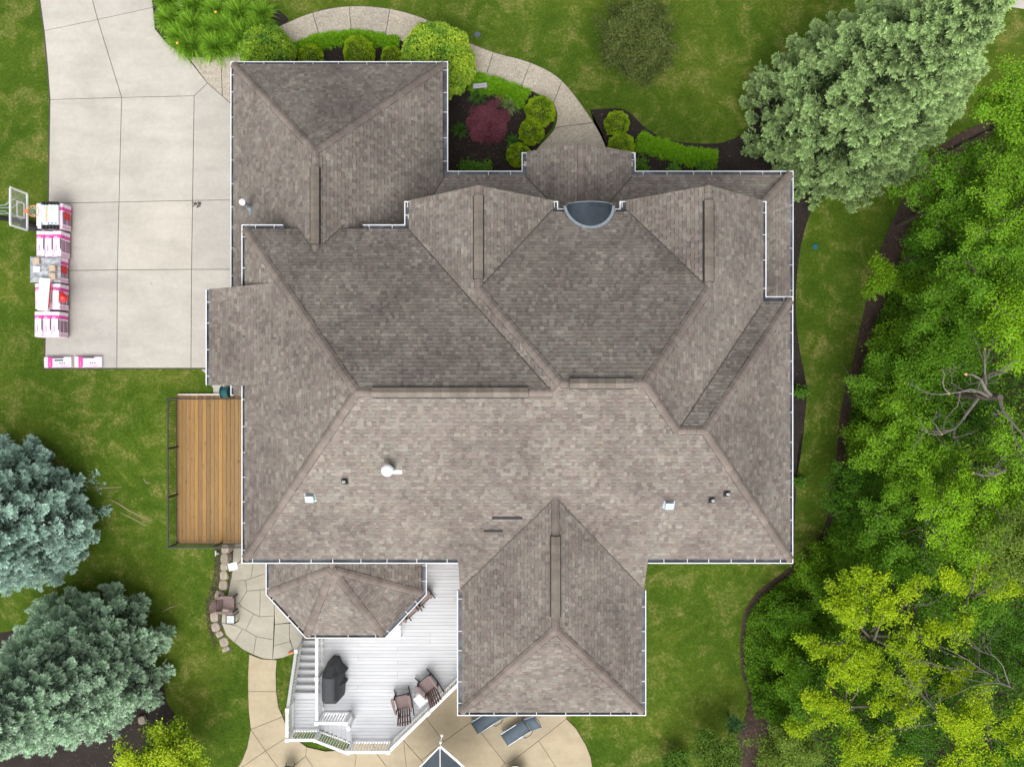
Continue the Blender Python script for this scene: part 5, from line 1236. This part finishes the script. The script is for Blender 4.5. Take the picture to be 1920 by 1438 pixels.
TR = [
 (1888, 225, 5.0, 2.1, LGT, 11000, 'light green tree at the right edge just below the tall spruce tip'),
 (1790, 375, 4.2, 2.3, GRN, 13000, 'mid green tree right of the brown track below the tall spruce'),
 (1905, 400, 6.0, 2.1, LGT, 10000, 'light green tree at the right edge, second below the spruce'),
 (1755, 470, 3.0, 1.5, DRK, 9000, 'dark green small tree at the upper end of the woodland edge'),
 (1835, 535, 5.5, 2.1, GRN, 11000, 'mid green tree right of the leafy branch reaching over the lawn'),
 (1765, 600, 3.6, 1.9, GRN, 12000, 'mid green tree at the widest part of the lawn strip'),
 (1915, 610, 6.5, 1.9, LIM, 8000, 'lime green tree at the right edge above the pruned tree'),
 (1670, 730, 2.6, 1.7, GRN, 10000, 'low bright green tree left of the pruned bare tree'),
 (1780, 770, 3.4, 1.9, DRK, 9000, 'dark green tree under the pruned bare limbs'),
 (1700, 860, 3.4, 2.1, LGT, 12000, 'bright green tree directly below left of the pruned tree'),
 (1905, 850, 5.5, 1.9, LGT, 8000, 'light green tree at the right edge below the pruned tree'),
 (1600, 930, 1.6, 1.5, DRK, 9000, 'dark green low tree at the edge of the ground cover'),
 (1800, 960, 5.2, 2.3, LIM, 12000, 'yellowish green tree right of centre in the woodland'),
 (1680, 1010, 3.2, 2.0, GRN, 12000, 'mid green tree above the yellow maple'),
 (1905, 1030, 6.0, 2.1, OLV, 10000, 'olive green tree at the right edge above the bare grey branches'),
 (1790, 1110, 3.2, 1.9, GRN, 10000, 'mid green tree between the yellow maple and the right edge'),
 (1590, 1120, .4, 1.7, GRN, 10000, 'low green tree in the ground cover above the yellow maple'),
 (1880, 1210, 2.5, 2.2, DRK, 10000, 'dark green tree behind the bare grey branches'),
 (1740, 1270, 1.8, 2.2, DRK, 12000, 'dark green tree in the gap between the yellow maples'),
 (1560, 1280, .2, 2.2, GRN, 12000, 'green tree left of the yellow maples at the woodland edge'),
 (1660, 1390, 1.0, 2.2, DRK, 11000, 'dark green tree at the bottom edge among the yellow maples'),
 (1480, 1400, -.8, 1.7, OLV, 10000, 'olive green shrubby tree at the bottom edge near the lawn'),
 (1840, 1420, 2.5, 2.3, GRN, 10000, 'green tree in the bottom right corner under the yellow leaves'),
 (1678, 660, 1.3, 1.3, LGT, 8000, 'bright low shrubby tree where the lawn strip is widest'),
 (1650, 745, 1.0, 1.4, GRN, 8000, 'low shrubby tree at the woodland edge level with the pruned tree'),
 (1635, 830, 1.0, 1.3, LGT, 8000, 'bright low shrubby tree at the woodland edge below the pruned tree'),
 (1610, 1015, .3, 1.4, GRN, 8000, 'low green shrubby tree at the edge right of the rear house corner'),
 (1540, 1075, -.9, 1.4, LGT, 8000, 'bright low shrubby tree below right of the rear house corner'),
 (1475, 1160, -1.9, 1.3, GRN, 8000, 'low shrubby tree at the leftmost bulge of the woodland'),
 (1500, 1250, -1.4, 1.6, LGT, 9000, 'bright low shrubby tree left of the yellow maple'),
 (1465, 1310, -1.9, 1.2, GRN, 7000, 'low green shrubby tree beside the dark mulch above the bottom edge'),
 (1700, 770, 3.0, 1.7, LGT, 9000, 'bright green tree between the edge shrubs and the pruned tree'),
 (1745, 690, 3.2, 1.7, GRN, 9000, 'green tree above left of the pruned tree')]
for i, (px, py, zc, r, c, n, lab) in enumerate(TR):
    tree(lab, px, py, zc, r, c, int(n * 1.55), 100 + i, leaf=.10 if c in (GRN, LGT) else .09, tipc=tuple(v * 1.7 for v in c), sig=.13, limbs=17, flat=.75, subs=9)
# yellow maples with spreading arms
YT = [
 (1640, 1200, 4.0, 3.3, 13000, [2.5, 2.0, 3.1, .9, 1.35, -.2, 3.7, .35, 5.4], 'yellow green maple with spreading arms reaching up from the woodland corner'),
 (1600, 1330, 3.6, 2.6, 10000, [2.9, 1.2, 3.6, .2, 4.6, 1.9], 'yellow green maple nearest the rear lawn at the lower right'),
 (1830, 1120, 5.6, 1.9, 4200, [2.6, .5, 4.4, 1.4], 'small yellow crown above the bare grey branches at the right'),
 (1860, 1390, 5.0, 2.8, 9500, [2.8, 2.0, .8, 3.7, 0, 5], 'yellow maple in the bottom right corner'),
 (1640, 1440, 3.0, 2.0, 6000, [1.2, 2.2, 3.1, .2, 4.5], 'yellow maple at the bottom edge'),
 (1745, 1310, 4.0, 1.9, 4500, [.8, 2.2, 3.7, 5.2], 'loose yellow green maple between the larger yellow ones')]
for i, (px, py, zc, r, n, dirs, lab) in enumerate(YT):
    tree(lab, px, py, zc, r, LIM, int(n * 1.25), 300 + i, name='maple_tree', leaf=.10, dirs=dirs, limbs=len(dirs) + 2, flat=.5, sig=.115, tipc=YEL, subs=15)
# branch with leaves leaning over the lawn strip, belongs to a slim sapling
tree('slim light green sapling leaning over the lawn strip', 1680, 535, 2.4, 1.35, LGT, 5500, 401, name='sapling', dirs=[2.9, 2.6, 3.3, 2.3, -.4, -.2], limbs=7, sig=.11, flat=.3, tipc=LIM, subs=9)
# pruned tree and bare branches
def bare(label, px, py, zc, seed, n, ln, dirs, rad=.10, cut=False, name='bare_tree'):
    rr = random.Random(seed); x, y = W(px, py, zc); z0 = terr(y); t = thing(name, label, 'bare tree', (x, y, z0)); h = zc - z0
    tb = MB(); tb.tube([(0, 0, -.1), (.1, .05, h * .5), (0, 0, h)], [rad * 1.4, rad * 1.2, rad], 8); tb.build('trunk', M_bark, t, world=False)
    cb = MB()
    def grow(mb, p, d, L, r_, dep):
        pts = [p]; q = p.copy(); dd = d.copy()
        for k in range(4):
            dd = (dd + Vector((rr.uniform(-.38, .38), rr.uniform(-.38, .38), rr.uniform(-.16, .22)))).normalized(); q = q + dd * L / 4; pts.append(q.copy())
        mb.tube(pts, [r_ * (1 - .16 * k) for k in range(5)], 5 if dep else 7, cap=True)
        if dep < 3:
            for k in range(3 if dep else 4):
                b = pts[rr.choice([1, 2, 3, 4])]; nd = (dd + Vector((rr.uniform(-1, 1), rr.uniform(-1, 1), rr.uniform(-.2, .4)))).normalized()
                grow(mb, b, nd, L * rr.uniform(.45, .7), r_ * .42, dep + 1)
        return pts
    for i in range(n):
        mb = MB(); az = dirs[i % len(dirs)]; d = Vector((math.cos(az), math.sin(az), rr.uniform(.1, .4))).normalized()
        pts = grow(mb, Vector((0, 0, h * rr.uniform(.8, 1))), d, ln * rr.uniform(.8, 1.1), rad * .62, 0 if not cut or i % 2 else 1); mb.build('limb', M_dead, t, world=False)
        if cut:
            e = pts[-1]; d_ = (pts[-1] - pts[-2]).normalized(); cb.tube([e, e + d_ * .015 + Vector((0, 0, .012))], rad * .45, 8)
    if cut: cb.build('cut_faces', M_cut, t, world=False)
bare('pruned tree with thick bare limbs and fresh cut ends at the right edge', 1876, 745, 6.6, 21, 5, 2.1, [2.3, 2.9, 1.6, 4.2, 5.0], .11, True, 'pruned_tree')
bare('bare tree below the pruned one at the right edge', 1885, 880, 6.4, 22, 3, 1.9, [4.2, 5.2, 3.3], .07, True)
bare('tangle of bare grey branches at the right edge beside the yellow maple', 1900, 1290, 5.8, 23, 4, 2.4, [2.7, 2.2, 3.1, 2.45], .040)
bare('bare grey branches behind the small yellow crown', 1825, 1120, 5.6, 24, 3, 1.9, [1.9, 3.0, 1.2], .03)
bare('thin bare branches between the maples at the bottom', 1770, 1350, 5.2, 25, 2, 2.2, [2.3, 3.3], .03)
bare('thin bare branches reaching over the dark gap in the woodland', 1775, 1010, 5.4, 26, 2, 1.8, [3.3, 2.5], .03)

# ground cover at the woodland edge
def scatter(poly, n):
    xs = [p[0] for p in poly]; yy = [p[1] for p in poly]; out = []
    while len(out) < n:
        x = rnd.uniform(min(xs), max(xs)); y = rnd.uniform(min(yy), max(yy))
        if inpoly(x, y, poly): out.append((x, y))
    return np.array(out)
def pn(x, y, f, s=0):
    return np.sin(x * f + 1.7 * np.sin(y * f * .7 + s) + s) * np.cos(y * f * 1.1 + 1.3 * np.sin(x * f * .6 + s * 2))
def cover(name, poly, n, hgt, leaf, cA, cB, label=None, f=2.2, cat=None, kind='stuff', parent=None, edge=0):
    q = scatter(poly, n); gz = np.interp(q[:, 1], KN, KH); k = .5 + .5 * pn(q[:, 0], q[:, 1], f, 1) ; k2 = .5 + .5 * pn(q[:, 0], q[:, 1], f * 3.1, 4)
    u = nr.random(n) ** .6; z = gz + hgt * (.35 + .65 * (.6 * k + .4 * k2)) * u + .02
    P = np.stack([q[:, 0], q[:, 1], z], 1); D = nr.normal(size=(n, 3)); D[:, 2] *= .5; N = nr.normal(size=(n, 3)) * .6 + np.array([0, 0, 1.])
    m_ = np.clip(.5 * k + .5 * k2 + nr.normal(0, .2, n), 0, 1)[:, None]; c = (np.array(cA) * (1 - m_) + np.array(cB) * m_) * (1 + nr.normal(0, .14, (n, 1)))
    o = leaves(name, P, D, nr.uniform(leaf * .7, leaf * 1.3, n), nr.uniform(leaf * .45, leaf * .7, n), c, M_leaf, parent, N=N); 
    if kind: o['kind'] = kind
    return o
gce = GP([(1735, 360), (1700, 430), (1672, 520), (1642, 600), (1618, 670), (1598, 740), (1586, 800), (1578, 880), (1567, 955), (1546, 1006), (1514, 1041), (1474, 1079), (1424, 1116), (1399, 1154), (1391, 1200), (1393, 1255), (1406, 1300), (1412, 1340)])
inner = GP([(1470, 1345), (1560, 1300), (1640, 1200), (1700, 1000), (1740, 850), (1780, 650), (1800, 500), (1800, 380)])
cover('ground_cover', gce + inner, 95000, .55, .09, (.075, .185, .010), (.18, .38, .018))
wood_poly = GP([(1800, 380), (1780, 650), (1740, 850), (1700, 1000), (1640, 1200), (1560, 1300), (1440, 1360), (1400, 1460), (1500, 1560), (2050, 1560), (2050, 250), (1880, 230), (1800, 300)])
cover('woodland_undergrowth', wood_poly, 80000, 1.1, .14, (.04, .11, .008), (.12, .27, .014), f=1.2)

# round clipped shrubs: dense shell of small leaves over a solid core coloured as inner shade
def shrub(label, px, py, r, hz, cA, cB, n, name='round_shrub', leaf=.045, group=None, cat='shrub', rough=.06, seed=1, z=None, sq=1.0):
    global nr; keep = nr; nr = np.random.default_rng(seed)
    zc = hz * .55; x, y = W(px, py, zc); z0 = terr(y); x, y = W(px, py, zc + z0); t = thing(name, label, cat, (x, y, z0), group=group)
    d = unit(nr.normal(size=(n, 3))); d[:, 2] = np.abs(d[:, 2]) - .12; d = unit(d)
    f = 1 + rough * pn(d[:, 0] * 3, d[:, 1] * 3 + d[:, 2], 2.3, seed) + rough * .8 * pn(d[:, 0] * 9, d[:, 1] * 9, 1.9, seed + 2); dep = 1 - np.abs(nr.normal(0, .05, n)) - .10 * (nr.random(n) < .25)
    P = d * (f * dep)[:, None] * np.array([r, r * sq, hz * .62]) + np.array([0, 0, hz * .40]); P[:, 2] = np.maximum(P[:, 2], .02)
    D = d + nr.normal(0, .6, (n, 3)); N = d + nr.normal(0, .6, (n, 3))
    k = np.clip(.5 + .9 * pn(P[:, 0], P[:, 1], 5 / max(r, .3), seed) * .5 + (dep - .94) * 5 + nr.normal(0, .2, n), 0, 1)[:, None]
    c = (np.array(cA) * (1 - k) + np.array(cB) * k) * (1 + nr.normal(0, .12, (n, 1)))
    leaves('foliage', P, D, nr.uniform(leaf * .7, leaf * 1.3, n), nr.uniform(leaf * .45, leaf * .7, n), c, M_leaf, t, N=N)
    mb = MB(); mb.lathe([(r * .5, .02), (r * .84, hz * .22), (r * .86, hz * .45), (r * .72, hz * .68), (r * .42, hz * .84), (.02, hz * .90)], n=14); mb.build('shade_core', M_core, t, world=False)
    nr = keep; return t
BA, BB = (.13, .28, .010), (.50, .68, .028)
for px, py, r, lab in ((1013, 208, .68, 'largest ball of the clipped yellow green shrubs inside the path curve'), (996, 247, .56, 'clipped yellow green ball just below the largest one'), (972, 290, .52, 'clipped ball shrub touching the left gutter of the entry roof'), (1157, 231, .55, 'clipped ball shrub right of the path with a brown patch'), (1165, 274, .60, 'clipped ball shrub touching the right side of the entry roof'), (672, 97, .70, 'clipped ball shrub above the garage roof hip'), (582, 106, .55, 'flat clipped ball left of centre above the garage gutter'), (735, 108, .5, 'clipped ball shrub beside the golden round shrub')):
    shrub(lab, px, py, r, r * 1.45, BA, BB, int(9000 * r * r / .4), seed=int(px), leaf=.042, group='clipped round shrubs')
shrub('big golden green round shrub at the garage corner', 818, 112, 1.62, 2.3, (.16, .38, .05), (.52, .68, .07), 30000, leaf=.10, rough=.05, seed=3, sq=1.0)
shrub('green shrub with yellow tips above the garage gutter at the left', 500, 98, 1.15, 1.8, (.12, .30, .05), (.36, .54, .05), 17000, leaf=.10, rough=.06, seed=5)
# purple japanese maple
tree('purple leaved japanese maple in the bed beside the garage roof', 914, 232, 1.35, .98, (.060, .016, .024), 34000, 501, name='japanese_maple', leaf=.065, flat=.55, limbs=26, sig=.07, tipc=(.22, .07, .095), subs=12)
tree('loose brownish green small tree standing alone on the front lawn', 1192, 84, 1.8, 1.72, (.048, .072, .015), 66000, 502, name='lawn_tree', leaf=.09, flat=.7, limbs=34, sig=.12, tipc=(.155, .195, .05), subs=14)
tree('yellow green leafy shrub at the bottom left edge beside the lower spruce', 300, 1432, -.9, 2.35, (.16, .32, .02), 22000, 503, name='leafy_shrub', leaf=.13, flat=.5, limbs=14, sig=.17, tipc=(.50, .62, .03))
tree('low green bushy shrub at the bottom edge of the rear lawn', 1345, 1408, -1.3, 1.35, (.06, .13, .016), 7000, 504, name='leafy_shrub', leaf=.10, flat=.5, sig=.16, tipc=(.14, .24, .03))
tree('bright green shrub seedling at the bottom edge left of the olive shrub', 1262, 1432, -2.0, .75, (.06, .15, .02), 2600, 505, name='leafy_shrub', leaf=.11, flat=.5, sig=.12, limbs=7, tipc=(.14, .27, .03))
tree('blue green young shrub poking out beside the woodland corner', 1376, 1358, -1.5, .45, (.05, .13, .04), 900, 506, name='leafy_shrub', leaf=.10, flat=.5, sig=.10, limbs=6, tipc=(.09, .20, .06))

# blades: daylilies and low grass hedges
def blades(name, C3, L, n, spread, cA, cB, parent, base=(0, 0, 0), w=.022, rise=.9, m=None, root=.06):
    """n arching strap leaves round each centre; three quads per leaf"""
    C3 = np.array(C3); K = len(C3); tot = K * n; ix = np.repeat(np.arange(K), n); az = nr.random(tot) * 6.283; ln = L * nr.uniform(.6, 1.1, tot); out = nr.uniform(.25, 1.0, tot) * spread
    rt = C3[ix] + np.stack([np.cos(az), np.sin(az), 0 * az], 1) * (nr.random(tot) * root)[:, None]; dv = np.stack([np.cos(az), np.sin(az), 0 * az], 1); sv_ = np.stack([-np.sin(az), np.cos(az), 0 * az], 1)
    V = np.empty((tot, 8, 3)); col = np.ones((tot, 8, 4), dtype=np.float32)
    k = nr.random((tot, 1)); c = (np.array(cA) * (1 - k) + np.array(cB) * k) * (1 + nr.normal(0, .12, (tot, 1)))
    for j, q in enumerate((0, .35, .7, 1.0)):
        p = rt + dv * (ln * out * q)[:, None] + np.stack([0 * az, 0 * az, ln * rise * (q * (1.5 - .95 * out) - q * q * (.75 * out + .25))], 1); ww = w * (1, 1.1, .8, .12)[j]
        V[:, 2 * j] = p - sv_ * ww / 2; V[:, 2 * j + 1] = p + sv_ * ww / 2; col[:, 2 * j:2 * j + 2, :3] = np.clip(c * (.78 + .3 * q), 0, 1)[:, None, :]
    V -= np.array(base); V[:, :, 2] = np.maximum(V[:, :, 2], .02)
    fq = np.array([[0, 1, 3, 2], [2, 3, 5, 4], [4, 5, 7, 6]]); Fi = (np.arange(tot)[:, None, None] * 8 + fq[None]).reshape(-1, 4)
    me = bpy.data.meshes.new(name); me.vertices.add(8 * tot); me.loops.add(4 * len(Fi)); me.polygons.add(len(Fi)); me.vertices.foreach_set('co', V.reshape(-1)); me.loops.foreach_set('vertex_index', Fi.reshape(-1).astype(np.int32))
    me.polygons.foreach_set('loop_start', np.arange(0, 4 * len(Fi), 4, dtype=np.int32)); me.polygons.foreach_set('loop_total', np.full(len(Fi), 4, dtype=np.int32)); me.update()
    a = me.color_attributes.new('Col', 'FLOAT_COLOR', 'POINT'); a.data.foreach_set('color', col.reshape(-1)); me.materials.append(M_leaf); me.validate()
    return link(name, me, parent)
LIL = [(310, -8, 'cut by the top edge nearest the driveway'), (360, 8, 'second along the top edge'), (312, 32, 'overlapping the driveway edge'), (355, 45, 'in the middle of the left half'), (334, 65, 'at the bend of the driveway'), (403, 18, 'beside the pale stones at the top'), (398, 48, 'in the centre of the bed'), (444, 20, 'right of the pale stones'), (425, 48, 'just right of the centre'), (487, 22, 'upper one on the right end'), (480, 50, 'lower one on the right end'), (450, 62, 'above the yellow tipped shrub'), (355, 82, 'lowest on the left beside the driveway'), (402, 84, 'lowest in the middle above the path'), (432, 78, 'lowest on the right above the path')]
LM = []
for i, (px, py, lab) in enumerate(LIL):
    x, y = W(px, py, .4); t = thing('daylily', 'green daylily clump, the one ' + lab, 'daylily', (x, y, 0), rnd.uniform(0, 6), 'daylilies beside the driveway')
    if i < 4: o = blades('leaves', [(0, 0, .02)], 1.0, 620, .80, (.085, .23, .014), (.38, .64, .06), t, w=.020, root=.30); LM.append(o.data)
    else: link('leaves', LM[i % 4], t)
    t.scale = (rnd.uniform(.92, 1.12),) * 3
for px, py, s, lab in ((862, 242, .85, 'dark green strap leaved clump left of the purple maple'), (962, 262, .8, 'green strap leaved clump right of the purple maple'), (955, 195, 1.0, 'pale variegated grass clump above right of the purple maple'), (893, 178, .85, 'green grass clump below the grey bench')):
    x, y = W(px, py, .25); t = thing('grass_clump', lab, 'plant', (x, y, 0)); blades('leaves', [(0, 0, .02)], .62 * s, 130, 1.0, (.05, .14, .02) if 'pale' not in lab else (.16, .28, .07), (.13, .28, .05) if 'pale' not in lab else (.42, .52, .22), t, w=.026)
def hedge(label, pts, wd_, n):
    c = catmull(GP(pts), 6); mid = c[len(c) // 2]; t = thing('low_hedge', label, 'hedge', (mid[0], mid[1], 0)); cs = []
    for _ in range(n):
        p = rnd.choice(c[:-1]); i = c.index(p); q = c[i + 1]; u = rnd.random(); x = p[0] + (q[0] - p[0]) * u; y = p[1] + (q[1] - p[1]) * u; d = Vector((q[0] - p[0], q[1] - p[1])).normalized(); o = rnd.uniform(-1, 1) * wd_ * (1 if rnd.random() < .7 else 1.22)
        cs.append((x - d.y * o, y + d.x * o, .05 + .16 * (1 - (o / wd_) ** 2)))
    blades('leaves', cs, .26, 26, .8, (.14, .36, .010), (.34, .62, .03), t, base=(mid[0], mid[1], 0), w=.018)
hedge('low bright green hedge strip along the inner curve of the path above the garage', [(556, 98), (590, 84), (630, 76), (680, 74), (745, 86)], .27, 420)
hedge('low bright green hedge strip between the bench and the clipped balls', [(885, 155), (915, 162), (950, 172), (985, 188)], .36, 330)
hedge('low bright green hedge strip in the right bed above the porch gutter', [(1197, 264), (1225, 276), (1260, 287), (1300, 297), (1340, 298)], .34, 480)
for px, py, lab in ((878, 314, 'small leafy plant above the gutter left of the entry, the left one'), (908, 314, 'small leafy plant above the gutter left of the entry, the right one'), (1204, 311, 'small leafy plant right of the entry roof corner'), (1262, 316, 'small leafy plant at the gutter below the right hedge strip'), (1320, 317, 'small leafy plant at the gutter near the right end of the hedge strip'), (1501, 736, 'small leafy plant in the narrow bed on the right side of the house'), (1497, 905, 'leafy plant in the narrow right bed near the rear corner')):
    tree(lab, px, py, .25 + terr((719 - py) / 41), .32, (.06, .17, .02), 420, int(px), name='bed_plant', cat='plant', leaf=.11, flat=.5, limbs=6, sig=.09, trunk=False, tipc=(.14, .30, .035), subs=4)
# pale stones in the lily bed
for i, (px, py) in enumerate(((398, 3), (404, 8), (412, 5), (409, 12), (418, 9), (334, 6), (340, 10))):
    x, y = W(px, py, .1); boulder('pale_stone', 'pale stone among the daylilies, %s' % ['leftmost of the top group', 'second of the top group', 'upper middle of the top group', 'lower middle of the top group', 'rightmost of the top group', 'left one of the pair nearest the driveway', 'right one of the pair nearest the driveway'][i], (x, y, .05), (rnd.uniform(.07, .12), rnd.uniform(.06, .1), .09), 900 + i, M_rolllabel, rnd.uniform(0, 3), 'pale stones in the lily bed')
# fallen sticks on the lawn strip
for i, (p, q, lab) in enumerate((((1576, 681), (1598, 716), 'fallen stick on the right lawn strip, the longer one'), ((1580, 722), (1600, 726), 'short fallen stick at the woodland edge'), ((1618, 608), (1628, 596), 'small stick at the edge of the leaf litter'))):
    a, b = G(*p), G(*q); mb = MB(); mb.tube([(a[0], a[1], a[2] + .03), ((a[0] + b[0]) / 2 + .04, (a[1] + b[1]) / 2, a[2] + .05), (b[0], b[1], b[2] + .03)], [.008, .014, .01], 5); tag(mb.build('stick', M_dead), lab, 'stick')
# daylily blooms
for px, py, lab in ((405, 24, 'yellow bloom in the centre clump'), (333, 82, 'yellow bloom by the driveway edge')):
    x, y = W(px, py, .7); mb = MB(); mb.lathe([(.01, 0), (.05, .06), (.06, .09)], (x, y, .66), 6); mb.tube([(x, y, 0), (x, y, .68)], .006, 4); tag(mb.build('lily_bloom', M_yellow), lab, 'flower')
